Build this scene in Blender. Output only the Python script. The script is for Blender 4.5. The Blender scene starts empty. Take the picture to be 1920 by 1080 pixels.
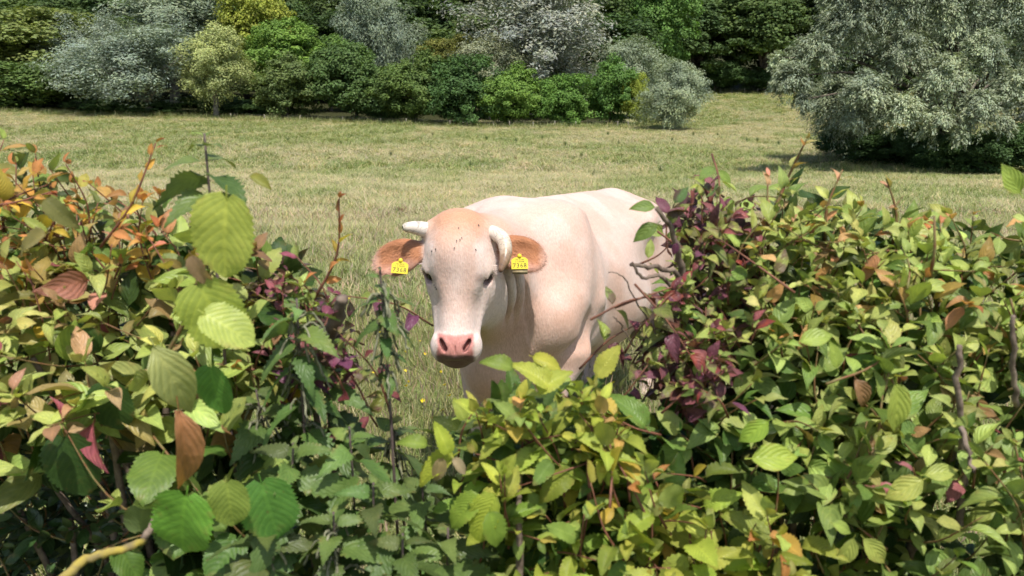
import bpy, math, random
import numpy as np
from mathutils import Vector, Matrix, Euler

# ------------------------------------------------------------------ camera, sky, sun, exposure
SC = bpy.context.scene
COL = SC.collection
CAM_Z = 2.0
F_PX = 1500.0                       # focal length in pixels of a 1920 wide frame
PITCH = math.atan(386.0 / F_PX)     # camera looks down, horizon above the middle
cam_data = bpy.data.cameras.new('camera')
cam_data.sensor_width = 36.0
cam_data.lens = F_PX / 1920.0 * 36.0
cam_data.clip_start = 0.05
cam_data.clip_end = 2000.0
cam_data.dof.use_dof = True
cam_data.dof.focus_distance = 4.2
cam_data.dof.aperture_fstop = 6.5
cam = bpy.data.objects.new('camera', cam_data)
COL.objects.link(cam)
cam.location = (0, 0, CAM_Z)
cam.rotation_euler = (math.pi / 2 - PITCH, 0, 0)
SC.camera = cam

SUN_EL = math.radians(65)
SUN_AZ = math.radians(-17)           # sun stands behind the camera, this far to its left
world = bpy.data.worlds.new('World'); SC.world = world
world.use_nodes = True
wn = world.node_tree.nodes; wl = world.node_tree.links
sky = wn.new('ShaderNodeTexSky'); sky.sky_type = 'NISHITA'; sky.sun_disc = False
sky.sun_elevation = SUN_EL
to_sun = Vector((-math.sin(SUN_AZ) * math.cos(SUN_EL), -math.cos(SUN_AZ) * math.cos(SUN_EL), math.sin(SUN_EL)))
sky.sun_rotation = math.atan2(to_sun.x, to_sun.y)
sky.dust_density = 2.0
bg = wn['Background']; bg.inputs[1].default_value = 0.135
wl.new(sky.outputs[0], bg.inputs[0])
sun_data = bpy.data.lights.new('sun', 'SUN'); sun_data.energy = 4.6
sun_data.angle = math.radians(0.53); sun_data.color = (1.0, 0.955, 0.88)
sun = bpy.data.objects.new('sun', sun_data); COL.objects.link(sun)
sun.rotation_euler = (-to_sun).to_track_quat('-Z', 'Y').to_euler()
sun.location = (-6, -12, 20)
SC.view_settings.view_transform = 'Standard'; SC.view_settings.look = 'None'
SC.view_settings.gamma = 1.0; SC.view_settings.exposure = 0.2
SC.view_settings.use_curve_mapping = False
SC.cycles.max_bounces = 5; SC.cycles.diffuse_bounces = 2; SC.cycles.glossy_bounces = 2
SC.cycles.transmission_bounces = 4; SC.cycles.transparent_max_bounces = 4
SC.cycles.use_denoising = True
SC.cycles.use_adaptive_sampling = True; SC.cycles.adaptive_threshold = 0.025
SC.cycles.sample_clamp_indirect = 4.0

# ------------------------------------------------------------------ helpers
RNG = np.random.default_rng(7)

def at(px, py, y):
    """world point seen at pixel (px, py) of the 1920 frame, at distance y in front of the camera"""
    cx = (px - 960.0) / F_PX; cy = (540.0 - py) / F_PX
    d = Vector((cx, math.cos(PITCH) + cy * math.sin(PITCH), -math.sin(PITCH) + cy * math.cos(PITCH)))
    s = y / d.y
    return Vector((d.x * s, y, CAM_Z + d.z * s))

def tag(o, label=None, cat=None, group=None, kind=None):
    if label: o['label'] = label
    if cat: o['category'] = cat
    if group: o['group'] = group
    if kind: o['kind'] = kind
    return o

def empty(name, loc, rz=0.0):
    o = bpy.data.objects.new(name, None); COL.objects.link(o)
    o.location = loc; o.rotation_euler = (0, 0, rz); o.empty_display_size = 0.1
    return o

def child(o, parent):
    """parent o keeping its world placement (parents are unrotated or rotated empties)"""
    o.parent = parent
    o.matrix_parent_inverse = Matrix.LocRotScale(parent.location, parent.rotation_euler, parent.scale).inverted()
    return o

def mesh_np(name, verts, faces, smooth=True, uv=None, col=None):
    """verts (n,3), faces (m,3|4) int arrays -> mesh data; uv per vertex, col per vertex rgb"""
    me = bpy.data.meshes.new(name)
    verts = np.asarray(verts, np.float32); faces = np.asarray(faces, np.int32)
    k = faces.shape[1]
    me.vertices.add(len(verts)); me.vertices.foreach_set('co', verts.ravel())
    me.loops.add(faces.size); me.loops.foreach_set('vertex_index', faces.ravel())
    me.polygons.add(len(faces))
    me.polygons.foreach_set('loop_start', np.arange(0, faces.size, k, dtype=np.int32))
    me.polygons.foreach_set('loop_total', np.full(len(faces), k, np.int32))
    me.polygons.foreach_set('use_smooth', np.full(len(faces), smooth, bool))
    if uv is not None:
        l = me.uv_layers.new(name='UVMap')
        l.data.foreach_set('uv', np.asarray(uv, np.float32)[faces.ravel()].ravel())
    if col is not None:
        a = me.color_attributes.new('Col', 'FLOAT_COLOR', 'POINT')
        c = np.ones((len(verts), 4), np.float32); c[:, :3] = col
        a.data.foreach_set('color', c.ravel())
    me.update(calc_edges=True); me.validate()
    return me

def obj(name, me, mat=None, parent=None):
    o = bpy.data.objects.new(name, me)
    if mat is not None and not me.materials: me.materials.append(mat)
    COL.objects.link(o)
    if parent is not None: child(o, parent)
    return o

def tube_np(path, radii, n=6, cap=True):
    path = np.asarray(path, float); m = len(path)
    radii = np.broadcast_to(np.asarray(radii, float), (m,))
    tan = np.gradient(path, axis=0); tan /= np.linalg.norm(tan, axis=1)[:, None] + 1e-9
    ref = np.array([0.31, 0.93, 0.2]) if abs(tan[0][2]) > 0.8 else np.array([0.1, 0.2, 0.97])
    V = []
    for i in range(m):
        a = np.cross(tan[i], ref); a /= np.linalg.norm(a) + 1e-9
        b = np.cross(tan[i], a)
        an = np.linspace(0, 2 * np.pi, n, endpoint=False)
        V.append(path[i] + radii[i] * (np.cos(an)[:, None] * a + np.sin(an)[:, None] * b))
    V = np.concatenate(V); F = []
    for i in range(m - 1):
        for j in range(n):
            F.append((i * n + j, i * n + (j + 1) % n, (i + 1) * n + (j + 1) % n, (i + 1) * n + j))
    if cap:
        V = np.vstack([V, path[0], path[-1]])
        for j in range(n):
            F.append((len(V) - 2, (j + 1) % n, j, j)); F.append((len(V) - 1, (m - 1) * n + j, (m - 1) * n + (j + 1) % n, (m - 1) * n + (j + 1) % n))
    return V, F

def tubes_mesh(name, tubes, n=6):
    """tubes: list of (path, radii); one mesh of quads (tris at the caps)"""
    me = bpy.data.meshes.new(name); V = []; F = []; o = 0
    for p, r in tubes:
        v, f = tube_np(p, r, n)
        V.append(v)
        for q in f:
            q = tuple(x + o for x in q)
            F.append(q[:3] if q[2] == q[3] else q)
        o += len(v)
    me.from_pydata(np.concatenate(V).tolist(), [], F)
    me.polygons.foreach_set('use_smooth', np.ones(len(me.polygons), bool)); me.update()
    return me

def new_mat(name):
    m = bpy.data.materials.new(name); m.use_nodes = True
    nt = m.node_tree; nt.nodes.clear()
    out = nt.nodes.new('ShaderNodeOutputMaterial')
    return m, nt, out

class N:
    """tiny node-building helper"""
    def __init__(s, nt): s.nt = nt
    def __call__(s, t, ins=None, **props):
        n = s.nt.nodes.new(t)
        for k, v in props.items(): setattr(n, k, v)
        for k, v in (ins or {}).items():
            if hasattr(v, 'is_output'): s.nt.links.new(v, n.inputs[k])
            else: n.inputs[k].default_value = v
        return n
    def math(s, op, a, b=None, c=None, clamp=False):
        ins = {0: a}
        if b is not None: ins[1] = b
        if c is not None: ins[2] = c
        return s('ShaderNodeMath', ins, operation=op, use_clamp=clamp).outputs[0]
    def mix(s, f, a, b, blend='MIX'):
        n = s('ShaderNodeMix', None, data_type='RGBA', blend_type=blend)
        for k, v in ((0, f), (6, a), (7, b)):
            if hasattr(v, 'is_output'): s.nt.links.new(v, n.inputs[k])
            else: n.inputs[k].default_value = v if k == 0 else (tuple(v) + (1,))[:4]
        return n.outputs[2]
    def ramp(s, f, stops):
        n = s('ShaderNodeValToRGB', {0: f}); e = n.color_ramp.elements
        while len(e) > 1: e.remove(e[-1])
        for i, (p, c) in enumerate(stops):
            q = e[0] if i == 0 else e.new(p)
            q.position = p; q.color = (tuple(c) + (1,))[:4] if not isinstance(c, (int, float)) else (c, c, c, 1)
        return n.outputs[0]

def simple_mat(name, rgb, rough=0.7, noise=0.25, scale=20.0, bump=0.0, spec=0.3, rgb2=None):
    m, nt, out = new_mat(name); n = N(nt)
    tc = n('ShaderNodeTexCoord').outputs['Object']
    no = n('ShaderNodeTexNoise', {'Vector': tc, 'Scale': scale, 'Detail': 5.0})
    d = rgb2 or tuple(c * (1 - noise * 1.6) for c in rgb)
    c = n.mix(n.ramp(no.outputs[0], [(0.35, 0.0), (0.65, 1.0)]), d, rgb)
    p = n('ShaderNodeBsdfPrincipled', {'Base Color': c, 'Roughness': rough, 'Specular IOR Level': spec})
    if bump:
        b = n('ShaderNodeBump', {'Height': no.outputs[0], 'Strength': 0.6, 'Distance': bump})
        nt.links.new(b.outputs[0], p.inputs['Normal'])
    nt.links.new(p.outputs[0], out.inputs[0])
    return m
# ------------------------------------------------------------------ the ground
_KY = np.array([-60, -8, 0, 1.0, 2.0, 3.6, 10, 20, 45, 80, 110, 150, 200, 300, 450, 700.])
_KZ = np.array([.6, .45, .38, .25, .07, 0, -.42, -1.28, -3.0, -3.75, -3.9, -2.9, -.8, 9, 34, 80.])
def _pchip_like(y):
    # smooth the knots by averaging shifted linear interpolations
    y = np.asarray(y, float); w = np.clip(np.abs(y) * .12, .15, 14)
    return sum(np.interp(y + w * s, _KY, _KZ) for s in (-1, -.5, 0, .5, 1)) / 5.0
def ground(x, y):
    x = np.asarray(x, float); y = np.asarray(y, float)
    z = _pchip_like(y)
    t = np.clip((y - 15) / 95, 0, 1); t = t * t * (3 - 2 * t)
    z = z + .031 * np.maximum(-x - 4, 0) * t
    t2 = np.clip((y - 3) / 6, 0, 1)
    z = z + t2 * .05 * np.sin(x * .55 + 1.3) * np.sin(y * .41) + t2 * .025 * np.sin(x * 1.4 + y * .9)
    r = z
    return float(r) if r.ndim == 0 else r
def ground_material():
    m, nt, out = new_mat('meadow_ground'); n = N(nt)
    tc = n('ShaderNodeTexCoord').outputs['Object']
    big = n('ShaderNodeTexNoise', {'Vector': tc, 'Scale': .09, 'Detail': 4.0, 'Roughness': .6, 'Distortion': .6}).outputs[0]
    st = n('ShaderNodeMapping', {'Vector': tc, 'Scale': (1.0, .6, 1.0)}).outputs[0]
    mid = n('ShaderNodeTexNoise', {'Vector': st, 'Scale': .55, 'Detail': 6.0, 'Roughness': .65}).outputs[0]
    fine = n('ShaderNodeTexNoise', {'Vector': tc, 'Scale': 9.0, 'Detail': 6.0, 'Roughness': .7}).outputs[0]
    green = n.mix(fine, (.10, .145, .035), (.20, .245, .075))
    straw = n.mix(fine, (.21, .20, .10), (.36, .325, .19))
    f = n.ramp(n.math('ADD', n.math('MULTIPLY', big, .6), n.math('MULTIPLY', mid, .4)), [(.38, 0.0), (.60, 1.0)])
    c = n.mix(f, green, straw)
    xyz = n('ShaderNodeSeparateXYZ', {0: tc})
    edge = n.math('ADD', xyz.outputs[1], n.math('MULTIPLY', n.math('SUBTRACT', mid, .5), 6.0))
    wood = n.math('MAXIMUM', n.math('GREATER_THAN', edge, 203.0), n.math('MULTIPLY', n.math('GREATER_THAN', edge, 111.5), n.math('LESS_THAN', xyz.outputs[0], 17.0)))
    c = n.mix(wood, c, n.mix(fine, (.030, .034, .014), (.060, .062, .028)))     # leaf litter of the wood
    p = n('ShaderNodeBsdfPrincipled', {'Base Color': c, 'Roughness': .95, 'Specular IOR Level': .05})
    b = n('ShaderNodeBump', {'Height': fine, 'Strength': .7, 'Distance': .12})
    nt.links.new(b.outputs[0], p.inputs['Normal']); nt.links.new(p.outputs[0], out.inputs[0]); return m

def build_ground():
    ys = np.concatenate([np.linspace(-40, 0, 14), np.linspace(.5, 8, 31), np.geomspace(8.4, 700, 120)])
    xs = np.concatenate([-np.geomspace(6, 500, 50)[::-1], np.linspace(-5.6, 5.6, 33), np.geomspace(6, 500, 50)])
    X, Y = np.meshgrid(xs, ys, indexing='ij'); Z = ground(X, Y)
    V = np.stack([X, Y, Z], -1).reshape(-1, 3); ny = len(ys)
    i, j = np.meshgrid(np.arange(len(xs) - 1), np.arange(ny - 1), indexing='ij'); q = (i * ny + j).ravel()
    F = np.stack([q, q + ny, q + ny + 1, q + 1], -1)
    o = obj('meadow', mesh_np('meadow', V, F), ground_material())
    tag(o, 'rough summer meadow falling away to the wood', kind='structure')
build_ground()
# ------------------------------------------------------------------ meadow grass (uncountable): instanced tufts
def grass_material():
    m, nt, out = new_mat('grass_blades'); n = N(nt)
    va = n('ShaderNodeAttribute', None, attribute_name='Col').outputs['Color']
    rnd = n('ShaderNodeObjectInfo').outputs['Random']
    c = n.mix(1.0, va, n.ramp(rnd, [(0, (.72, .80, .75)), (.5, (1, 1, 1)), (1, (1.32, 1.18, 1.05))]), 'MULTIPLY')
    p = n('ShaderNodeBsdfPrincipled', {'Base Color': c, 'Roughness': .55, 'Specular IOR Level': .3})
    tb = n('ShaderNodeBsdfTranslucent', {'Color': n.mix(1.0, c, (1.05, 1.1, .6), 'MULTIPLY')})
    mx = n('ShaderNodeMixShader', {0: .30, 1: p.outputs[0], 2: tb.outputs[0]})
    nt.links.new(mx.outputs[0], out.inputs[0]); return m
M_GRASS = grass_material()

def tuft_mesh(seed, nb, rad, h, w, cols, lean=.45, heads=0):
    rg = np.random.default_rng(seed); V = []; F = []; C = []
    for i in range(nb):
        a = rg.random() * 6.283; r = rad * math.sqrt(rg.random()); b = np.array([r * math.cos(a), r * math.sin(a), -.02])
        d = rg.random() * 6.283; L = h * (.45 + .75 * rg.random()); ln = lean * (.2 + rg.random())
        D = np.array([math.cos(d), math.sin(d), 0]); S = np.array([-D[1], D[0], 0]) * w * (.6 + .7 * rg.random())
        head = i < heads
        if head: L = h * (1.2 + .5 * rg.random()); S = S * .45; ln *= .5
        p0 = b; p1 = b + np.array([0, 0, L * .55]) + D * L * ln * .25; p2 = b + np.array([0, 0, L * (1 - .25 * ln)]) + D * L * ln
        o = len(V); V += [p0 - S, p0 + S, p1 - S * .8, p1 + S * .8, p2]
        F += [(o, o + 1, o + 3), (o, o + 3, o + 2), (o + 2, o + 3, o + 4)]
        c = np.array(cols[int(rg.integers(len(cols)))]) * (.75 + .5 * rg.random())
        if head: c = np.array((.42, .37, .21))
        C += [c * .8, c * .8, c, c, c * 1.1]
        if head:                                        # seed head: a little spindle
            o = len(V); hc = np.array((.46, .35, .27)) * (.75 + .5 * rg.random()); up = (p2 - p1) / np.linalg.norm(p2 - p1)
            hl = .05 + .03 * rg.random(); q = np.array([-D[1], D[0], 0]) * w * 1.3; q2 = D * w * 1.3
            V += [p2 - up * .01, p2 + up * hl * .4 + q, p2 + up * hl * .4 - q, p2 + up * hl * .4 + q2, p2 + up * hl * .4 - q2, p2 + up * hl]
            F += [(o, o + 1, o + 5), (o, o + 5, o + 2), (o, o + 3, o + 5), (o, o + 5, o + 4)]; C += [hc] * 6
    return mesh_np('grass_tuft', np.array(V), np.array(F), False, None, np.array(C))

G1 = [(.22, .30, .085), (.28, .34, .115), (.34, .37, .15), (.17, .24, .065), (.45, .41, .24)]
G2 = [(.27, .32, .10), (.34, .34, .14), (.42, .38, .21), (.22, .28, .08), (.46, .40, .25)]
G3 = [(.48, .43, .25), (.54, .45, .31), (.40, .41, .20), (.58, .47, .35), (.36, .40, .16)]
src = bpy.data.collections.new('grass_sources')
TUFTS = [tuft_mesh(1, 28, .07, .12, .0026, G1, .8), tuft_mesh(2, 28, .08, .16, .0026, G1, .9), tuft_mesh(3, 26, .08, .17, .0024, G2, .8, 1), tuft_mesh(4, 22, .08, .19, .0022, G2, .7, 4), tuft_mesh(5, 22, .09, .30, .0026, G2, .9, 2), tuft_mesh(6, 24, .09, .18, .0026, G1, .7), tuft_mesh(7, 24, .09, .20, .0026, G3, .7)]
for i, me in enumerate(TUFTS):
    me.materials.append(M_GRASS)
    so = bpy.data.objects.new('grass_tuft_%d' % i, me); src.objects.link(so)

def fbm2(x, y, s, seed):
    return fbm_(np.column_stack([x, y, np.zeros_like(x)]), s, seed)
def fbm_(P, s, seed, octv=3):
    r = np.zeros(len(P)); amp = 1.0; tot = 0; rg = np.random.default_rng(seed)
    for o in range(octv):
        tab = rg.random(4096); q = P * s; i = np.floor(q).astype(np.int64); f = q - i; f = f * f * (3 - 2 * f); acc = 0
        for dx in (0, 1):
            for dy in (0, 1):
                hsh = ((i[:, 0] + dx) * 73856093 ^ (i[:, 1] + dy) * 19349663) & 4095
                acc = acc + tab[hsh] * np.where(dx, f[:, 0], 1 - f[:, 0]) * np.where(dy, f[:, 1], 1 - f[:, 1])
        r += amp * acc; tot += amp; amp *= .5; s *= 2.1
    return r / tot

def build_grass():
    rg = np.random.default_rng(8)
    Ps, Sx, Sz, K = [], [], [], []
    for y0, y1, dens, sx, sz in ((1.75, 7, 420, 1.0, 1.0), (7, 18, 120, 1.7, 1.15), (18, 45, 26, 3.0, 1.35), (45, 118, 4.2, 6.5, 1.7), (118, 215, 1.0, 11, 2.0)):
        area = .92 * (y1 * y1 - y0 * y0); n = int(area * dens)
        y = np.sqrt(y0 * y0 + (y1 * y1 - y0 * y0) * rg.random(n)); x = (rg.random(n) * 2 - 1) * (.92 * y + .25)
        if y0 >= 118:
            ok = x > 20; x = x[ok]; y = y[ok]; n = len(x)
        m = fbm2(x, y * .5, .30, 4) * .55 + fbm2(x, y * .5, .07, 6) * .45
        straw = np.clip((m - .40) / .2, 0, 1)
        near = np.clip((y - 3) / 12, 0, 1)
        p2 = straw * (.30 + .55 * near)
        u = rg.random(n); k = np.where(u < p2, rg.integers(2, 5, n), rg.integers(0, 2, n))
        k = np.where((u > .93), 2, k)
        if y0 >= 7: k = np.where(u < p2 * (.75 if y0 < 18 else 1), 6, np.where(u > (.93 if y0 < 18 else 2), 3, 5))
        s = (.75 + .5 * rg.random(n)); hv = .65 + .8 * fbm2(x, y, .8, 12)
        Ps.append(np.column_stack([x, y, ground(x, y)])); Sx.append(s * sx); Sz.append(s * sz * hv); K.append(k)
    for a_, b_, y0, y1, n in ((-78, 24, 104.5, 109.5, 1500), (5, 27, 41.5, 44, 260)):      # rank weeds along the tree row and under the willow
        y = y0 + (y1 - y0) * rg.random(n) ** .7; x = a_ + (b_ - a_) * rg.random(n)
        if y0 < 50: x = 14 + 16 * rg.random(n); y = 42.5 - .06 * (x - 20) + rg.random(n) * 1.2
        Ps.append(np.column_stack([x, y, ground(x, y)])); Sx.append(np.full(n, 5.0) * (.6 + .8 * rg.random(n))); Sz.append((2.5 if y0 < 50 else 4.5) * (.4 + .9 * rg.random(n))); K.append(np.full(n, 5))
    P = np.concatenate(Ps); n = len(P)
    me = bpy.data.meshes.new('meadow_grass'); me.vertices.add(n); me.vertices.foreach_set('co', P.astype(np.float32).ravel())
    S = np.column_stack([np.concatenate(Sx), np.concatenate(Sx), np.concatenate(Sz)])
    a = me.attributes.new('scl', 'FLOAT_VECTOR', 'POINT'); a.data.foreach_set('vector', S.astype(np.float32).ravel())
    R = np.zeros((n, 3)); R[:, 2] = rg.random(n) * 6.283; R[:, :2] = rg.normal(0, .10, (n, 2))
    a = me.attributes.new('rot', 'FLOAT_VECTOR', 'POINT'); a.data.foreach_set('vector', R.astype(np.float32).ravel())
    a = me.attributes.new('kind_index', 'INT', 'POINT'); a.data.foreach_set('value', np.concatenate(K).astype(np.int32))
    o = bpy.data.objects.new('meadow_grass', me); COL.objects.link(o)
    tag(o, 'green and straw coloured meadow grass with seed heads', kind='stuff')
    ng = bpy.data.node_groups.new('grass_scatter', 'GeometryNodeTree')
    ng.interface.new_socket('Geometry', in_out='INPUT', socket_type='NodeSocketGeometry')
    ng.interface.new_socket('Geometry', in_out='OUTPUT', socket_type='NodeSocketGeometry')
    gi = ng.nodes.new('NodeGroupInput'); go = ng.nodes.new('NodeGroupOutput')
    ci = ng.nodes.new('GeometryNodeCollectionInfo'); ci.inputs[0].default_value = src; ci.inputs[1].default_value = True; ci.inputs[2].default_value = True
    ip = ng.nodes.new('GeometryNodeInstanceOnPoints'); ip.inputs['Pick Instance'].default_value = True
    def att(nm, ty):
        q = ng.nodes.new('GeometryNodeInputNamedAttribute'); q.data_type = ty; q.inputs[0].default_value = nm; return q.outputs[0]
    L = ng.links.new
    L(gi.outputs[0], ip.inputs['Points']); L(ci.outputs[0], ip.inputs['Instance'])
    L(att('kind_index', 'INT'), ip.inputs['Instance Index']); L(att('rot', 'FLOAT_VECTOR'), ip.inputs['Rotation']); L(att('scl', 'FLOAT_VECTOR'), ip.inputs['Scale'])
    L(ip.outputs[0], go.inputs[0])
    md = o.modifiers.new('grass_scatter', 'NODES'); md.node_group = ng
    print('grass tufts', n)
build_grass()
# ------------------------------------------------------------------ trees
def foliage_material(name, trans=.25, rough=.6, spec=.25, attr=True):
    """leaf colour = object colour x per-leaf variation"""
    m, nt, out = new_mat(name); n = N(nt)
    oc = n('ShaderNodeObjectInfo').outputs['Color']
    va = n('ShaderNodeAttribute', None, attribute_name='Col').outputs['Color']
    c = n.mix(1.0, oc, va, 'MULTIPLY')
    tc = n('ShaderNodeTexCoord').outputs['Object']
    no = n('ShaderNodeTexNoise', {'Vector': tc, 'Scale': .35, 'Detail': 3.0}).outputs[0]
    c = n.mix(1.0, c, n.ramp(no, [(.3, (.78, .80, .82)), (.7, (1.18, 1.15, 1.0))]), 'MULTIPLY')
    p = n('ShaderNodeBsdfPrincipled', {'Base Color': c, 'Roughness': rough, 'Specular IOR Level': spec})
    tb = n('ShaderNodeBsdfTranslucent', {'Color': n.mix(1.0, c, (1.1, 1.15, .55), 'MULTIPLY')})
    mx = n('ShaderNodeMixShader', {0: trans, 1: p.outputs[0], 2: tb.outputs[0]})
    nt.links.new(mx.outputs[0], out.inputs[0]); return m
M_FOL = foliage_material('tree_foliage')
M_SILV = foliage_material('willow_foliage', .15, .65, .14)
M_BARK = simple_mat('tree_bark', (.17, .14, .11), .9, .4, 6, .05)
M_PBARK = simple_mat('pale_bark', (.36, .32, .26), .85, .4, 5, .04)

def unit(v): return v / (np.linalg.norm(v, axis=-1, keepdims=True) + 1e-9)

def leaf_quads(P, Nrm, size, aspect, rg, along=None, var=(.72, 1.28), tint=None):
    """one small folded kite per point; returns V, F(tris), col"""
    n = len(P)
    Nrm = unit(Nrm)
    a = along if along is not None else rg.normal(0, 1, (n, 3))
    a = unit(a - (a * Nrm).sum(1)[:, None] * Nrm); b = np.cross(Nrm, a)
    s = (size * (.65 + .7 * rg.random(n)))[:, None] if np.ndim(size) == 0 else size[:, None]
    w = s * aspect
    V = np.stack([P - a * s * .5, P + b * w * .5 - a * s * .05 + Nrm * w * .15, P + a * s * .5, P - b * w * .5 - a * s * .05 + Nrm * w * .15], 1).reshape(-1, 3)
    i = np.arange(n)[:, None] * 4
    F = np.concatenate([i + np.array([[0, 1, 2]]), i + np.array([[0, 2, 3]])])
    c = (var[0] + (var[1] - var[0]) * rg.random((n, 1))) * np.ones((n, 3))
    c[:, 0] *= .92 + .16 * rg.random(n); c[:, 2] *= .85 + .3 * rg.random(n)
    if tint is not None: c = c * tint
    return V, F, np.repeat(c, 4, 0)

def crown(seed, rx, rz, n_clump, per, leaf, aspect, shape='round', clump=.20, skirt=.35, willow=False):
    """leaf crown of a tree standing at the origin, crown centre at height rz*(1+..), reaching down by skirt"""
    rg = np.random.default_rng(seed)
    # lumpy lobes first, then clumps on the lobes
    nl = 9
    ld = unit(rg.normal(0, 1, (nl, 3))); ld[:, 2] = ld[:, 2] * .8 + .15
    lobes = ld * np.array([rx, rx, rz]) * (.38 + .22 * rg.random((nl, 1)))
    lr = (.42 + .18 * rg.random(nl))
    Pall, Nall, Aall, Sall = [], [], [], []
    k = rg.integers(0, nl, n_clump)
    d = unit(rg.normal(0, 1, (n_clump, 3)) + np.array([0, 0, .25]))
    cc = lobes[k] + d * np.array([rx, rx, rz]) * lr[k][:, None] * (.75 + .3 * rg.random((n_clump, 1)))
    e_ = np.linalg.norm(cc / np.array([rx, rx, rz]), axis=1, keepdims=True); cc = cc / np.maximum(1.0, e_ / (.90 + .16 * rg.random((n_clump, 1))))   # keep a rounded outline
    if shape == 'bush':                                  # widen towards the ground
        cc[:, :2] *= (1 + .25 * np.clip(-cc[:, 2:3] / rz, -.6, 1))
    cs = clump * rx * (.6 + .8 * rg.random(n_clump))
    outd = unit(cc / np.array([rx, rx, rz]))
    for i in range(n_clump):
        m = int(per * (.6 + .8 * rg.random()))
        q = unit(rg.normal(0, 1, (m, 3))); r = rg.random((m, 1)) ** .45
        sc = np.array([1.15, 1.15, .8]) * cs[i]
        if willow:
            ax = unit(outd[i] + np.array([0, 0, .35]) + rg.normal(0, .25, 3))
            q = q * r; q = q + ax * (q @ ax)[:, None] * 1.1
            q[:, 2] -= .22 * (q @ ax) ** 2
            P = cc[i] + q * cs[i] * .85
            along = ax + np.array([0, 0, -.25]) + rg.normal(0, .45, (m, 3))
        else:
            P = cc[i] + q * r * sc
            along = outd[i] + np.array([0, 0, -.4]) + rg.normal(0, .8, (m, 3))
        Pall.append(P); Aall.append(along)
        Nall.append(unit(q * .8 + outd[i] * .35 + np.array([0, 0, .55]) + rg.normal(0, .45, (m, 3))))
    P = np.concatenate(Pall); Nn = np.concatenate(Nall); A = np.concatenate(Aall)
    P[:, 2] += rz * (1 + skirt) * .98
    ok = P[:, 2] > .15
    V, F, c = leaf_quads(P[ok], Nn[ok], leaf, aspect, rg, A[ok])
    return V, F, c, lobes + np.array([0, 0, rz * (1 + skirt) * .98])

def limbs(lobes, rz, seed, r0, base_h=None):
    rg = np.random.default_rng(seed + 99); T = []
    top = np.array([0, 0, max(l[2] for l in lobes) * .8])
    T.append((catmull_([(0, 0, -.4), (.02 * rz, .01 * rz, top[2] * .35), (-.02 * rz, .02 * rz, top[2] * .7), tuple(top)], 4), np.linspace(r0, r0 * .25, 13)))
    for l in lobes:
        h = top[2] * (.2 + .35 * rg.random()); b = np.array([0, 0, h]); mid = b * .45 + l * .55 + np.array([0, 0, .12 * rz])
        T.append((catmull_([tuple(b), tuple(b * .7 + mid * .3 + rg.normal(0, .03 * rz, 3)), tuple(mid), tuple(l)], 3), np.linspace(r0 * .55, r0 * .12, 10)))
    return tubes_mesh('trunk', T, 6)
def catmull_(P, n):
    P = np.asarray(P, float); Q = np.vstack([2 * P[0] - P[1], P, 2 * P[-1] - P[-2]]); out = []
    for i in range(len(P) - 1):
        for t in np.linspace(0, 1, n, endpoint=False):
            a, b, c, d = Q[i:i + 4]
            out.append(.5 * (2 * b + (c - a) * t + (2 * a - 5 * b + 4 * c - d) * t * t + (3 * b - a - 3 * c + d) * t ** 3))
    out.append(P[-1]); return np.array(out)

# prototypes: (crown mesh, trunk mesh, width, height)
PROTO = {}
def proto(key, mat, bark, seed, rx, rz, nc, per, leaf, aspect, r0=.3, **kw):
    V, F, c, lobes = crown(seed, rx, rz, nc, per, leaf, aspect, **kw)
    cm = mesh_np('crown_' + key, V, F, False, None, c); cm.materials.append(mat)
    tm = limbs(lobes, rz, seed, r0); tm.materials.append(bark)
    lo = np.percentile(V, 1, axis=0); hi = np.percentile(V, 99, axis=0)
    PROTO[key] = (cm, tm, hi[0] - lo[0], V[:, 2].max())
proto('willow_a', M_SILV, M_PBARK, 11, 5, 6, 150, 230, .25, .36, willow=True, skirt=.02, clump=.22)
proto('willow_b', M_SILV, M_PBARK, 12, 5, 6, 160, 220, .25, .36, willow=True, skirt=-.05, clump=.20)
proto('willow_c', M_SILV, M_PBARK, 15, 4, 5, 140, 210, .22, .38, willow=True, skirt=.04, clump=.23)
proto('willow_d', M_SILV, M_PBARK, 18, 3, 3.4, 180, 260, .16, .38, willow=True, shape='bush', skirt=-.30, clump=.20, r0=.12)
proto('broad_a', M_FOL, M_BARK, 21, 5, 6, 170, 150, .29, .72, skirt=.22, clump=.17)
proto('broad_b', M_FOL, M_BARK, 22, 5, 6, 180, 145, .29, .72, skirt=.20, clump=.16)
proto('bush_a', M_FOL, M_BARK, 31, 4.5, 4, 210, 130, .23, .75, shape='bush', skirt=-.12, clump=.16, r0=.16)
proto('bush_b', M_FOL, M_BARK, 32, 4.5, 4, 210, 130, .23, .75, shape='bush', skirt=-.10, clump=.15, r0=.16)
proto('forest_a', M_FOL, M_BARK, 41, 7, 10, 220, 110, .48, .75, skirt=.08, clump=.17, r0=.45)
proto('forest_b', M_FOL, M_BARK, 42, 7, 10, 220, 110, .48, .75, skirt=.10, clump=.16, r0=.45)

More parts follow.
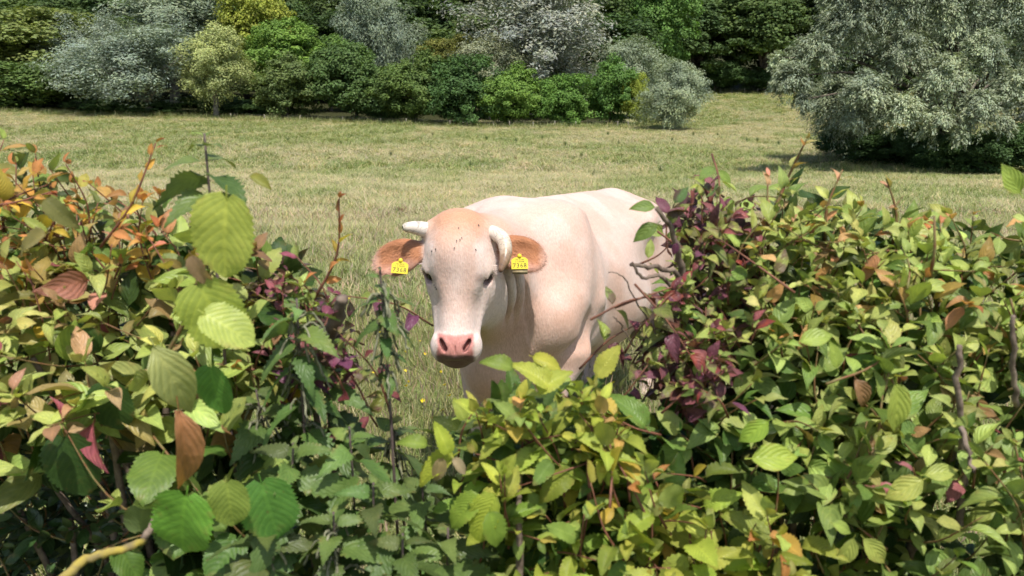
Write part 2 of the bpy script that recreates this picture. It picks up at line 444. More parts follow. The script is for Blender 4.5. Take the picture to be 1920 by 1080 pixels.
def place_tree(kind, name, cat, px0, px1, pytop, y, rgb, label, group=None, yrot=None, base=None):
    """stand a tree at distance y so that its crown spans px0..px1 and its top reaches pytop"""
    cm, tm, w, h = PROTO[kind]
    pm = (px0 + px1) / 2
    depth = y / (math.cos(PITCH) + .22 * math.sin(PITCH))
    x = at(pm, 180, y).x
    z = ground(x, y) - .1
    width = (px1 - px0) / F_PX * depth
    height = at(pm, pytop, y).z - z
    rz = RNG.random() * 6.28 if yrot is None else yrot
    t = empty(name, (x, y, z), rz)
    t.scale = (width / w, width / w, height / h)
    c = bpy.data.objects.new('crown', cm); COL.objects.link(c); c.parent = t; c.color = (*[q * 1.34 for q in rgb], 1)
    k = bpy.data.objects.new('trunk', tm); COL.objects.link(k); k.parent = t
    tag(t, label, cat, group)
    return t

SIL = (.215, .255, .205); SIL2 = (.245, .26, .22); OLV = (.29, .325, .135); GRY = (.175, .215, .155)
GRN = (.095, .165, .040); BRT = (.135, .225, .045); YEL = (.235, .265, .045); DRK = (.050, .088, .028); HAW = (.090, .140, .038); BRN = (.135, .135, .050)
TREES = [
 ('bush_a', 'hawthorn_bush', 'bush', -60, 160, 112, 112, HAW, 'dark olive hawthorn bush below the yellowish tree at the wood corner'),
 ('broad_a', 'ash_tree', 'tree', -120, 150, 5, 124, (.165, .20, .062), 'broad yellowish green tree at the corner of the wood beside silver willow'),
 ('bush_b', 'hawthorn_bush', 'bush', -300, -40, 110, 113, HAW, 'hawthorn bush past the corner of the wood'), ('bush_a', 'hawthorn_bush', 'bush', -560, -280, 100, 114, GRN, 'green hawthorn bush far past the corner of the wood'),
 ('broad_b', 'ash_tree', 'tree', -330, -80, -10, 122, GRN, 'mid green tree past the corner of the wood'),
 ('willow_a', 'silver_willow', 'willow', 78, 240, 18, 122, SIL, 'grey silver willow between yellowish tree and the widest silver willow'),
 ('willow_b', 'silver_willow', 'willow', 145, 400, 36, 110, (.205, .25, .195), 'widest silver willow of the row with foliage down to the grass'),
 ('willow_c', 'grey_willow', 'willow', 205, 450, -50, 142, GRY, 'tall dull grey willow rising behind the widest silver willow'),
 ('willow_c', 'olive_willow', 'willow', 332, 472, 38, 109, OLV, 'pale olive green willow with dark bare stems beneath'),
 ('broad_a', 'maple_tree', 'tree', 430, 560, -30, 140, YEL, 'tall yellow green tree behind the pale olive willow'),
 ('broad_b', 'maple_tree', 'tree', 462, 615, 30, 128, BRT, 'fresh green round tree behind brownish green bushes'),
 ('bush_b', 'thorn_bush', 'bush', 455, 620, 96, 112, (.110, .150, .050), 'brownish green thorn bush beside the pale olive willow'),
 ('bush_a', 'thorn_bush', 'bush', 590, 745, 74, 113, (.075, .125, .038), 'dark green thorn bush with brown twigs at its foot'),
 ('willow_a', 'grey_willow', 'willow', 632, 788, -60, 138, GRY, 'upright grey green willow rising behind dark thorn bush'),
 ('broad_b', 'maple_tree', 'tree', 560, 680, 60, 132, GRN, 'green tree between fresh green tree and upright grey willow'),
 ('bush_b', 'hawthorn_bush', 'bush', 705, 855, 84, 111, (.095, .145, .038), 'tall green hawthorn over the braced fence post'),
 ('bush_a', 'hawthorn_bush', 'bush', 800, 945, 96, 110, (.060, .115, .035), 'dark bluish green hawthorn over the fence'),
 ('broad_a', 'maple_tree', 'tree', 780, 900, 60, 134, (.150, .155, .040), 'tree with rusty tips behind the dark hawthorn'),
 ('bush_b', 'maple_bush', 'bush', 895, 1030, 112, 111, BRT, 'bright green yellow topped bush below the big white willow'),
 ('bush_a', 'maple_bush', 'bush', 1005, 1125, 134, 111.5, (.105, .195, .042), 'low bright green bush in the middle of the fenced hedge row'),
 ('bush_b', 'maple_bush', 'bush', 1085, 1205, 98, 112, (.095, .180, .040), 'pointed bright green bush near the end of the hedge row'),
 ('bush_a', 'maple_bush', 'bush', 1172, 1228, 132, 110, (.215, .26, .042), 'small yellow bush at the end of the hedge row'),
 ('willow_b', 'white_willow', 'willow', 852, 1135, -45, 134, SIL2, 'big whitish grey willow with pale limbs above the bright bushes'),
 ('willow_c', 'white_willow', 'willow', 845, 985, 60, 126, (.26, .28, .19), 'small dull willow in front of the big whitish willow'),
 ('willow_c', 'grey_willow', 'willow', 1115, 1245, 62, 128, (.235, .28, .20), 'low rounded grey willow behind the yellow bush'),
 ('willow_d', 'willow_bush', 'willow', 1216, 1324, 106, 101, (.25, .295, .195), 'small silvery willow standing alone in the meadow'),
 ('broad_a', 'oak_tree', 'tree', 1170, 1300, -40, 172, (.10, .185, .045), 'fresh green tree among the dark wood behind the lone willow'),
]
for t in TREES:
    o = place_tree(*t[:8], label=t[8])
# the wood behind: dark trees on the rising slope
_rg = np.random.default_rng(5); _n = 0
WOOD = []
for row, (y, pt, step) in enumerate(((158, 20, 105), (182, -25, 120), (214, -70, 120))):
    px = -640 + row * 37
    while px < 2380:
        w = step * (1.35 + .5 * _rg.random())
        if not (row == 0 and px > 1130):
            yy = y + _rg.normal(0, 3)
            if px > 1180: yy = max(yy, 206)
            WOOD.append((px, w, pt + _rg.normal(0, 18), yy))
        px += step * (.85 + .3 * _rg.random())
for px, w, pt, y in WOOD:
    g = _rg.random()
    rgb = tuple(np.array(DRK) * (.8 + .5 * _rg.random()) * np.array([1 + .3 * g, 1 + .1 * g, 1]))
    where = [w_ for lim, w_ in ((-150, 'running on beyond the yellowish corner tree'), (250, 'behind the silver willows at the wood corner'), (560, 'behind the pale olive willow and yellow green tree'), (800, 'behind the dark thorn bush and upright grey willow'),
             (1130, 'behind the big whitish willow'), (1450, 'above the far fence behind the lone willow'), (9999, 'behind the huge willow')) if px < lim][0]
    place_tree('forest_a' if _rg.random() < .5 else 'forest_b', 'wood_tree', 'tree', px - w / 2, px + w / 2, pt, y, rgb,
               'dark green woodland tree on the slope ' + where, 'dark trees of the wood ' + where)

# the great willow on the right: arching sprays on real limbs ------------
def great_willow():
    rg = np.random.default_rng(77)
    Y0 = 44.0
    base = at(1790, 300, Y0 + 2.5); base.z = ground(base.x, base.y) - .1
    t = empty('great_willow', base)
    tag(t, 'huge silver grey willow with hanging boughs and a dark hollow beneath', 'willow')
    B = np.array(base)
    T = []; LP, LN, LA, LC = [], [], [], []
    trunk = [(0, 0, -.3), (-.3, .2, 1.6), (-.2, .4, 3.4), (.2, .3, 5.5)]
    T.append((catmull_(trunk, 4), np.linspace(.75, .34, 13)))
    # lobes of the crown, given by where they show: (px, py, radius px, how far they stand out)
    lobes = [(1486, 146, 46, 1.5), (1505, 190, 24, 1.8), (1530, 100, 56, .6), (1462, 112, 24, 1.0), (1590, 45, 66, .2), (1680, 15, 74, 0), (1785, 15, 76, .5), (1890, 15, 74, .5), (1628, 168, 56, 2.4), (1605, 222, 30, 2.4), (1700, 98, 58, 1.4),
             (1690, 205, 48, 3.0), (1772, 140, 58, 2.6), (1752, 226, 42, 3.4), (1845, 92, 54, 1.8), (1835, 200, 50, 3.2), (1898, 160, 46, 2.4), (1880, 232, 26, 3.2), (1800, 250, 24, 3.4), (1940, 90, 70, .5), (1720, -45, 85, 0), (1860, -55, 85, 0), (1610, -30, 75, 0)]
    L3 = [(np.array(at(px, py, Y0 - so)) - B, r / F_PX * (Y0 - so) * .86, 1.0) for px, py, r, so in lobes]
    for i in range(12):                                    # the far side of the crown
        a = rg.random() * math.pi; e = rg.random(); r = 6.4 * (1 - .45 * e)
        L3.append((np.array([r * math.cos(a) * 1.0, 1.6 + r * math.sin(a) * .85, 3.0 + 6.4 * e]), 2.1, .55))
    for p, R, dens in L3:
        h = np.clip(.35 + p[2] * .4, 1.2, 5.0)
        b = np.array([-.2 * h / 4, .3, h])
        mid = b * .4 + p * .6 + np.array([0, 0, .7 + .05 * np.linalg.norm(p[:2])])
        path = catmull_([b, b * .75 + mid * .25 + np.array([0, 0, .3]), mid, p + np.array([0, 0, .1])], 5)
        T.append((path, np.linspace(.16, .03, len(path))))
        out = unit(np.array([p[0], p[1], 0.0]) + 1e-3)
        ns = int(52 * dens * R * R) + 10; tone = .80 + .40 * rg.random()
        for k in range(ns):                                # drooping sprays all round the lobe
            d = unit(rg.normal(0, 1, 3) + out * .45 + np.array([0, 0, .35]))
            Ls = R * (.42 + .42 * rg.random()); m = 62
            st = p + d * R * .38 * np.array([1, 1, .8])
            s = rg.random(m) ** .75
            dr = (.50 if d[2] < .3 else .30) + .15 * rg.random()
            q = st + d * (s * Ls)[:, None] + np.array([0, 0, -1]) * (dr * Ls * s ** 2)[:, None]
            q += rg.normal(0, .10, (m, 3)) * (1.15 - .45 * s)[:, None] * (.5 + .5 * R)
            LP.append(q); LA.append(d + np.array([0, 0, -.9]) * s[:, None] + rg.normal(0, .45, (m, 3)))
            LN.append(np.array([0, 0, .75]) + d * .55 + rg.normal(0, .38, (m, 3)))
            LC.append(np.full(m, tone * (.85 + .3 * rg.random())))
    P, A, Nn, Cc = map(np.concatenate, (LP, LA, LN, LC))
    ok = P[:, 2] > .35
    V, F, c = leaf_quads(P[ok], Nn[ok], .17, .30, rg, A[ok])
    c = c * np.repeat(Cc[ok], 4)[:, None]
    cm = mesh_np('crown', V, F, False, None, c); cm.materials.append(M_SILV)
    o = bpy.data.objects.new('crown', cm); COL.objects.link(o); o.parent = t; o.color = (.345, .40, .28, 1)
    tm = tubes_mesh('trunk', T, 7); tm.materials.append(M_BARK)
    o = bpy.data.objects.new('trunk', tm); COL.objects.link(o); o.parent = t
    return t
great_willow()
place_tree('willow_b', 'silver_willow', 'willow', 1830, 2180, -70, 50, (.22, .25, .19), 'grey willow crowding the far side of the huge willow', yrot=1.0)
place_tree('broad_a', 'shade_alder', 'tree', 1520, 1720, 60, 53, (.07, .11, .035), 'dark green alder added for shade behind the boughs of the huge willow', yrot=2.0)  # both alders are added to darken the gaps behind the willow crown
place_tree('broad_b', 'shade_alder', 'tree', 1650, 1990, -60, 56, (.06, .10, .032), 'tall dark alder added for shade behind the huge willow', yrot=.3)
UNDER = [(1590, 1745, 240, 51, 'low bramble tangle between alder stems under the huge willow'), (1710, 1850, 246, 45, 'dense dark elder at the meadow edge below the hanging boughs'), (1545, 1640, 240, 60, 'ivy green bush behind the left boughs of the huge willow'), (1560, 1700, 226, 56, 'dark low bramble in the hollow beneath the huge willow'), (1660, 1840, 226, 49, 'green elder bush under the hanging willow boughs'),
         (1790, 1940, 240, 42.4, 'nettle green bush at the meadow edge under the huge willow'), (1900, 2090, 200, 42, 'leafy bush past the huge willow'),
         (130, 250, 182, 110, 'low dark scrub under the widest silver willow'), (330, 480, 172, 116, 'dark scrub behind the bare stems of the olive willow'), (225, 350, 186, 113, 'scrub at the foot of the dull grey willow'),
         (430, 540, 180, 115, 'scrub at the foot of the brownish thorn bush'), (660, 770, 182, 112, 'bramble scrub between thorn bush and tall hawthorn'), (-60, 90, 180, 113, 'scrub below the dark olive hawthorn'),
         (1290, 1390, 110, 204, 'dark holly at the far meadow edge behind the lone willow'), (1370, 1470, 118, 206, 'dark holly at the far meadow edge near the huge willow'), (1440, 1560, 112, 206, 'dark holly behind the huge willow boughs'), (1200, 1310, 115, 203, 'dark holly behind the low grey willow')]
for k, (a, b, top, y, lab) in enumerate(UNDER):
    place_tree('bush_a' if k % 2 else 'bush_b', 'undergrowth_bush', 'bush', a, b, top, y, (.055, .10, .032), lab)
# ------------------------------------------------------------------ the cow: one continuous surface grown from a distance field
COW_O = np.array([0.03, 3.65, ground(0.03, 3.65)])
_f = np.array([-0.442, -0.897]); _f /= np.linalg.norm(_f)
_l = np.array([-_f[1], _f[0]])
COW_SL = 0.055                                     # the ground rises this much per metre towards its head

def cow_local(p):
    r = p - COW_O
    X = r[..., 0] * _f[0] + r[..., 1] * _f[1]; Y = r[..., 0] * _l[0] + r[..., 1] * _l[1]
    return np.stack([X, Y, r[..., 2] - COW_SL * X], -1)

def cow_world(q):
    q = np.asarray(q, float)
    x = COW_O[0] + q[..., 0] * _f[0] + q[..., 1] * _l[0]
    y = COW_O[1] + q[..., 0] * _f[1] + q[..., 1] * _l[1]
    return np.stack([x, y, COW_O[2] + q[..., 2] + COW_SL * q[..., 0]], -1)

HEAD_O = np.array(at(858, 399, 2.99))
_v = np.array(at(853, 662, 2.80)) - HEAD_O; _v /= np.linalg.norm(_v)
_u = np.array([1.0, 0.0, 0.015]); _u -= _v * _u.dot(_v); _u /= np.linalg.norm(_u)
_w = np.cross(_u, -_v); _w /= np.linalg.norm(_w)   # out of the face
if _w[1] > 0: _w = -_w
HEAD_R = np.stack([_u, _v, _w])                    # rows: right of picture, down the face, out of the face
HEAD_S = np.array([1.0, 1.095, 1.03])
def head_local(p): return ((p - HEAD_O) @ HEAD_R.T) / HEAD_S
def head_world(q): return HEAD_O + (np.asarray(q, float) * HEAD_S) @ HEAD_R

COW_OPS = []   # (op, k, frame, kind, params, bbox in world)
def _ell(p, c, r, R):
    q = p - c
    if R is not None: q = q @ R
    k0 = np.linalg.norm(q / r, axis=-1); k1 = np.linalg.norm(q / (r * r), axis=-1)
    return k0 * (k0 - 1.0) / np.maximum(k1, 1e-6)
def _cap(p, a, b, r1, r2):
    ba = b - a; pa = p - a
    t = np.clip((pa @ ba) / ba.dot(ba), 0, 1)
    return np.linalg.norm(pa - t[..., None] * ba, axis=-1) - (r1 + (r2 - r1) * t)
def rotm(ax, deg):
    return np.array(Matrix.Rotation(math.radians(deg), 3, ax))
def E(frame, c, r, k=0.06, rot=None, op='u', mirror=False):
    c = np.array(c, float); r = np.array(r, float) if np.ndim(r) else np.full(3, float(r))
    R = rot
    COW_OPS.append((op, k, frame, 'e', (c, r, R)))
    if mirror:
        i = 0 if frame == 'h' else 1
        c2 = c.copy(); c2[i] *= -1
        R2 = None
        if R is not None:
            M = np.eye(3); M[i, i] = -1; R2 = M @ R @ M
        COW_OPS.append((op, k, frame, 'e', (c2, r, R2)))
def Cp(frame, a, b, r1, r2, k=0.05, mirror=False, op='u'):
    a = np.array(a, float); b = np.array(b, float)
    COW_OPS.append((op, k, frame, 'c', (a, b, r1, r2)))
    if mirror:
        i = 0 if frame == 'h' else 1
        a2 = a.copy(); b2 = b.copy(); a2[i] *= -1; b2[i] *= -1
        COW_OPS.append((op, k, frame, 'c', (a2, b2, r1, r2)))

# trunk -------------------------------------------------------------
E('b', (-0.58, 0, 0.99), (0.72, 0.375, 0.40), .10)
E('b', (-0.80, 0, 0.86), (0.55, 0.375, 0.27), .12)
Cp('b', (-0.10, 0, 1.30), (-1.25, 0, 1.255), .155, .165, .14)
E('b', (-1.00, 0, 1.215), (0.50, .30, .19), .12)
E('b', (-1.36, 0, 1.08), (.36, .305, .34), .12)
E('b', (-1.13, .235, 1.29), (.13, .085, .075), .12, mirror=True)
E('b', (-1.62, .12, 1.25), (.10, .075, .09), .10, mirror=True)
E('b', (-1.40, .20, .98), (.27, .15, .38), .10, mirror=True)
E('b', (-1.22, 0, .64), (.20, .17, .15), .08)
# shoulders, chest, neck
E('b', (-.08, .205, 1.08), (.24, .135, .34), .16, rot=rotm('Y', 14), mirror=True)
E('b', (-.08, .12, 1.38), (.20, .085, .085), .10, mirror=True)
E('b', (.17, .205, .97), (.13, .125, .17), .09, mirror=True)
E('b', (.12, 0, .90), (.27, .24, .32), .12)
E('b', (.27, 0, .76), (.15, .13, .20), .08)
Cp('b', (.0, 0, 1.29), (.40, .03, 1.30), .17, .135, .10)
Cp('b', (.40, .03, 1.30), (.70, .075, 1.325), .135, .115, .08)
E('b', (-.04, -.25, 1.335), (.20, .09, .095), .06)
Cp('b', (.08, 0, 1.08), (.42, .04, 1.17), .245, .165, .10)
Cp('b', (.42, .04, 1.17), (.68, .10, 1.21), .165, .115, .08)
Cp('b', (.30, .02, .92), (.58, .10, 1.08), .07, .05, .10)          # dewlap
# fore legs: the left one steps forward
Cp('b', (.16, .23, .97), (.02, .245, .80), .125, .115, .07)
Cp('b', (.02, .245, .80), (.21, .225, .52), .105, .065, .06)
E('b', (.215, .225, .50), (.062, .058, .08), .03)
Cp('b', (.21, .225, .47), (.15, .22, .16), .046, .040, .03)
E('b', (.15, .22, .135), (.05, .046, .05), .03)
Cp('b', (.15, .22, .12), (.20, .22, .06), .044, .05, .02)
Cp('b', (.14, -.23, .97), (.0, -.235, .80), .125, .115, .07)
Cp('b', (.0, -.235, .80), (.06, -.19, .45), .10, .062, .06)
E('b', (.062, -.185, .43), (.06, .056, .08), .03)
Cp('b', (.06, -.185, .40), (.045, -.18, .15), .045, .040, .03)
E('b', (.045, -.18, .13), (.05, .046, .05), .03)
Cp('b', (.045, -.18, .12), (.09, -.18, .06), .044, .05, .02)
# hind legs
for sy, dx in ((1, -.06), (-1, .10)):
    Cp('b', (-1.42 + dx * .5, .20 * sy, .86), (-1.60 + dx, .185 * sy, .54), .15, .075, .07)
    E('b', (-1.61 + dx, .18 * sy, .50), (.065, .052, .085), .03)
    Cp('b', (-1.61 + dx, .18 * sy, .48), (-1.55 + dx, .18 * sy, .16), .050, .042, .03)
    E('b', (-1.55 + dx, .18 * sy, .135), (.05, .046, .05), .03)
    Cp('b', (-1.55 + dx, .18 * sy, .12), (-1.50 + dx, .18 * sy, .06), .044, .05, .02)
# tail
Cp('b', (-1.60, 0, 1.36), (-1.75, 0, 1.26), .05, .04, .06)
Cp('b', (-1.75, 0, 1.26), (-1.79, 0, .75), .036, .022, .03)
E('b', (-1.79, 0, .60), (.04, .04, .16), .03)
# hollows and folds of the trunk
E('b', (-1.02, .44, 1.13), (.16, .05, .12), .14, op='s', mirror=True)
E('b', (-.33, .455, .94), (.05, .065, .26), .13, op='s', rot=rotm('Y', 12), mirror=True)
E('b', (.17, .345, .83), (.10, .035, .022), .05, op='s', rot=rotm('Y', 28))
E('b', (-.12, .365, .80), (.03, .03, .10), .05, op='s', rot=rotm('Y', -25))
# neck folds, shoulder blade edge, spine and hook bones
for i, (x, z, a) in enumerate(((.50, 1.13, 24), (.43, 1.10, 18), (.36, 1.08, 12))):
    E('b', (x, .235 - i * .0 + (.35 - x) * .35, z), (.010, .035, .17), .025, op='s', rot=rotm('Y', a))
Cp('b', (-.14, .20, 1.39), (.06, .30, 1.06), .03, .05, .12, mirror=True)
Cp('b', (-.24, .20, 1.38), (-.16, .33, 1.02), .03, .03, .07, mirror=True)
E('b', (-1.10, .265, 1.285), (.07, .055, .05), .06, mirror=True)
Cp('b', (-.25, 0, 1.445), (-1.40, 0, 1.405), .022, .022, .05)
E('b', (.02, .36, .90), (.07, .03, .06), .06, op='s', rot=rotm('Y', 40))
# head --------------------------------------------------------------
E('h', (0, .105, -.115), (.125, .135, .115), .04)
E('h', (0, .030, -.105), (.105, .050, .090), .05)
E('h', (0, .125, -.055), (.090, .10, .055), .05)
Cp('h', (0, .17, -.11), (0, .42, -.075), .098, .066, .05)
Cp('h', (0, .14, -.062), (0, .43, -.048), .064, .048, .04)
E('h', (.048, .195, -.062), (.050, .085, .048), .05, mirror=True)
E('h', (.060, .235, -.155), (.048, .13, .105), .05, mirror=True)
Cp('h', (.055, .27, -.215), (.012, .46, -.125), .045, .036, .05, mirror=True)
E('h', (.050, .375, -.085), (.036, .075, .05), .04, mirror=True)
E('h', (0, .452, -.070), (.086, .052, .068), .035)
E('h', (.052, .462, -.060), (.042, .050, .056), .025, mirror=True)
E('h', (0, .462, -.022), (.058, .040, .030), .02)
E('h', (.044, .452, -.016), (.026, .030, .024), .015, mirror=True)
E('h', (0, .502, -.095), (.052, .030, .048), .02)
E('h', (.103, .186, -.070), (.028, .030, .036), .04, rot=rotm('Z', -20), mirror=True)   # brow
E('h', (.095, .245, -.085), (.022, .030, .03), .03, mirror=True)
# throat to neck
E('h', (0, .12, -.24), (.10, .14, .14), .08)
# eye sockets, nostrils, mouth line, face hollows
E('h', (.113, .208, -.062), (.018, .024, .024), .012, op='s', mirror=True)
E('h', (.104, .315, -.035), (.016, .06, .03), .06, op='s', rot=rotm('Z', 8), mirror=True)
E('h', (.046, .452, .004), (.0085, .023, .030), .008, op='s', rot=rotm('Z', 27), mirror=True)
E('h', (.036, .468, .004), (.008, .009, .022), .008, op='s', mirror=True)
E('h', (0, .489, -.045), (.055, .0035, .035), .006, op='s')
E('h', (0, .478, .008), (.003, .022, .010), .006, op='s')
# ears
EAR = {}
for s, c, rz, ry in ((-1, (-.242, .138, -.135), -8, 0), (1, (.240, .118, -.150), 6, 0)):
    R = rotm('Z', rz) @ rotm('Y', 22 * s) @ rotm('X', 14)
    EAR[s] = (np.array(c), R)
    E('h', c, (.112, .070, .026), .012, rot=R)
    E('h', np.array(c) + R @ np.array([.012 * s, .010, .027]), (.090, .052, .026), .010, op='s', rot=R)
    Cp('h', (.095 * s, .10, -.13), (.165 * s, .128, -.14), .050, .034, .03)
E('h', (.108, .048, -.085), (.034, .032, .034), .03, mirror=True)    # horn bosses

def cow_sdf(p):
    """signed distance (approx) at points p (n,3)"""
    fr = {'b': cow_local(p), 'h': head_local(p)}
    D = np.full(len(p), 1.0)
    for op, k, f, kind, pr in COW_OPS:
        q = fr[f]
        lo, hi = _op_box(kind, pr, k)
        m = np.all((q > lo) & (q < hi), axis=-1)
        if not m.any(): continue
        qq = q[m]
        d = _ell(qq, *pr) if kind == 'e' else _cap(qq, *pr)
        a = D[m]
        if op == 'u':
            h = np.maximum(k - np.abs(a - d), 0) / k; D[m] = np.minimum(a, d) - h * h * k * .25
        else:
            d = -d; h = np.maximum(k - np.abs(a - d), 0) / k; D[m] = np.maximum(a, d) + h * h * k * .25
    return D
def _op_box(kind, pr, k):
    e = k + .03
    if kind == 'e':
        c, r, R = pr
        ext = r if R is None else np.sqrt(((R * r) ** 2).sum(1))
        return c - ext - e, c + ext + e
    a, b, r1, r2 = pr; r = max(r1, r2)
    return np.minimum(a, b) - r - e, np.maximum(a, b) + r + e

def axis_steps(lo, hi, f0, f1, fine, coarse):
    a = [lo]
    while a[-1] < hi:
        x = a[-1]; dd = max(f0 - x, x - f1, 0.0)
        a.append(x + min(coarse, fine + dd * 0.12))
    return np.array(a)

def surface_nets(ax, ay, az, D):
    S = D < 0
    nx, ny, nz = D.shape
    acc = np.zeros((nx - 1, ny - 1, nz - 1, 3), np.float32); cnt = np.zeros((nx - 1, ny - 1, nz - 1), np.float32)
    A = [ax, ay, az]
    for axis in range(3):
        s0 = [slice(None)] * 3; s1 = [slice(None)] * 3
        s0[axis] = slice(0, -1); s1[axis] = slice(1, None)
        cr = np.argwhere(S[tuple(s0)] != S[tuple(s1)])
        if not len(cr): continue
        j = cr.copy(); j[:, axis] += 1
        d0 = D[cr[:, 0], cr[:, 1], cr[:, 2]]; d1 = D[j[:, 0], j[:, 1], j[:, 2]]
        t = d0 / (d0 - d1)
        P = np.stack([A[q][cr[:, q]] for q in range(3)], -1)
        P[:, axis] += t * (A[axis][j[:, axis]] - A[axis][cr[:, axis]])
        o = [q for q in range(3) if q != axis]
        for da in (0, 1):
            for db in (0, 1):
                c = cr.copy(); c[:, o[0]] -= da; c[:, o[1]] -= db
                ok = (c >= 0).all(1) & (c[:, 0] < nx - 1) & (c[:, 1] < ny - 1) & (c[:, 2] < nz - 1)
                cc = c[ok]
                np.add.at(acc, (cc[:, 0], cc[:, 1], cc[:, 2]), P[ok].astype(np.float32))
                np.add.at(cnt, (cc[:, 0], cc[:, 1], cc[:, 2]), 1)
    idx = np.full(cnt.shape, -1, np.int64); m = cnt > 0
    idx[m] = np.arange(m.sum()); V = acc[m] / cnt[m][:, None]
    F = []
    for axis in range(3):
        s0 = [slice(None)] * 3; s1 = [slice(None)] * 3
        s0[axis] = slice(0, -1); s1[axis] = slice(1, None)
        cr = np.argwhere(S[tuple(s0)] != S[tuple(s1)])
        o = [(axis + 1) % 3, (axis + 2) % 3]
        cr = cr[(cr[:, o[0]] > 0) & (cr[:, o[1]] > 0) & (cr[:, o[0]] < D.shape[o[0]] - 1) & (cr[:, o[1]] < D.shape[o[1]] - 1)]
        ins = S[cr[:, 0], cr[:, 1], cr[:, 2]]
        q = []
        for da, db in ((1, 1), (0, 1), (0, 0), (1, 0)):
            c = cr.copy(); c[:, o[0]] -= da; c[:, o[1]] -= db
            q.append(idx[c[:, 0], c[:, 1], c[:, 2]])
        q = np.stack(q, -1)
        q[~ins] = q[~ins][:, ::-1]
        F.append(q)
    return V, np.concatenate(F)

def build_cow():
    ax = axis_steps(-.62, 1.45, -.55, .16, .0065, .016)
    ay = axis_steps(2.62, 5.62, 2.68, 3.12, .0065, .018)
    az = axis_steps(-.18, 1.68, 1.02, 1.56, .0065, .018)
    G = np.stack(np.meshgrid(ax, ay, az, indexing='ij'), -1)
    sh = G.shape[:3]
    # coarse pass to skip cells far from the cow
    D = np.ones(sh, np.float32)
    fr = {'b': cow_local(G).reshape(-1, 3).astype(np.float32), 'h': head_local(G).reshape(-1, 3).astype(np.float32)}
    Df = D.reshape(-1)
    for op, k, f, kind, pr in COW_OPS:
        q = fr[f]; lo, hi = _op_box(kind, pr, k)
        m = np.flatnonzero((q[:, 0] > lo[0]) & (q[:, 0] < hi[0]) & (q[:, 1] > lo[1]) & (q[:, 1] < hi[1]) & (q[:, 2] > lo[2]) & (q[:, 2] < hi[2]))
        if not len(m): continue
        qq = q[m].astype(np.float64)
        d = _ell(qq, *pr) if kind == 'e' else _cap(qq, *pr)
        a = Df[m]
        if op == 'u':
            h = np.maximum(k - np.abs(a - d), 0) / k; Df[m] = np.minimum(a, d) - h * h * k * .25
        else:
            d = -d; h = np.maximum(k - np.abs(a - d), 0) / k; Df[m] = np.maximum(a, d) + h * h * k * .25
    V, F = surface_nets(ax, ay, az, D)
    V = V.astype(np.float64)
    for it in range(2):                                  # pull the vertices onto the surface
        d = cow_sdf(V); e = .002; g = np.zeros_like(V)
        for i in range(3):
            o = np.zeros(3); o[i] = e
            g[:, i] = (cow_sdf(V + o) - cow_sdf(V - o)) / (2 * e)
        gl = (g ** 2).sum(1)
        V -= np.clip(d / np.maximum(gl, .05), -.006, .006)[:, None] * g * .8
    return V, F

def fbm(P, s, seed, octv=3):
    """cheap smooth value noise at points P (n,3)"""
    r = np.zeros(len(P)); amp = 1.0; tot = 0
    rg = np.random.default_rng(seed)
    for o in range(octv):
        tab = rg.random(4096); q = P * s; i = np.floor(q).astype(np.int64); f = q - i; f = f * f * (3 - 2 * f)
        acc = 0
        for dx in (0, 1):
            for dy in (0, 1):
                for dz in (0, 1):
                    hsh = ((i[:, 0] + dx) * 73856093 ^ (i[:, 1] + dy) * 19349663 ^ (i[:, 2] + dz) * 83492791) & 4095
                    acc = acc + tab[hsh] * np.where(dx, f[:, 0], 1 - f[:, 0]) * np.where(dy, f[:, 1], 1 - f[:, 1]) * np.where(dz, f[:, 2], 1 - f[:, 2])
        r += amp * acc; tot += amp; amp *= .5; s *= 2.03
    return r / tot

def sst(a, b, x):
    t = np.clip((x - a) / (b - a), 0, 1); return t * t * (3 - 2 * t)

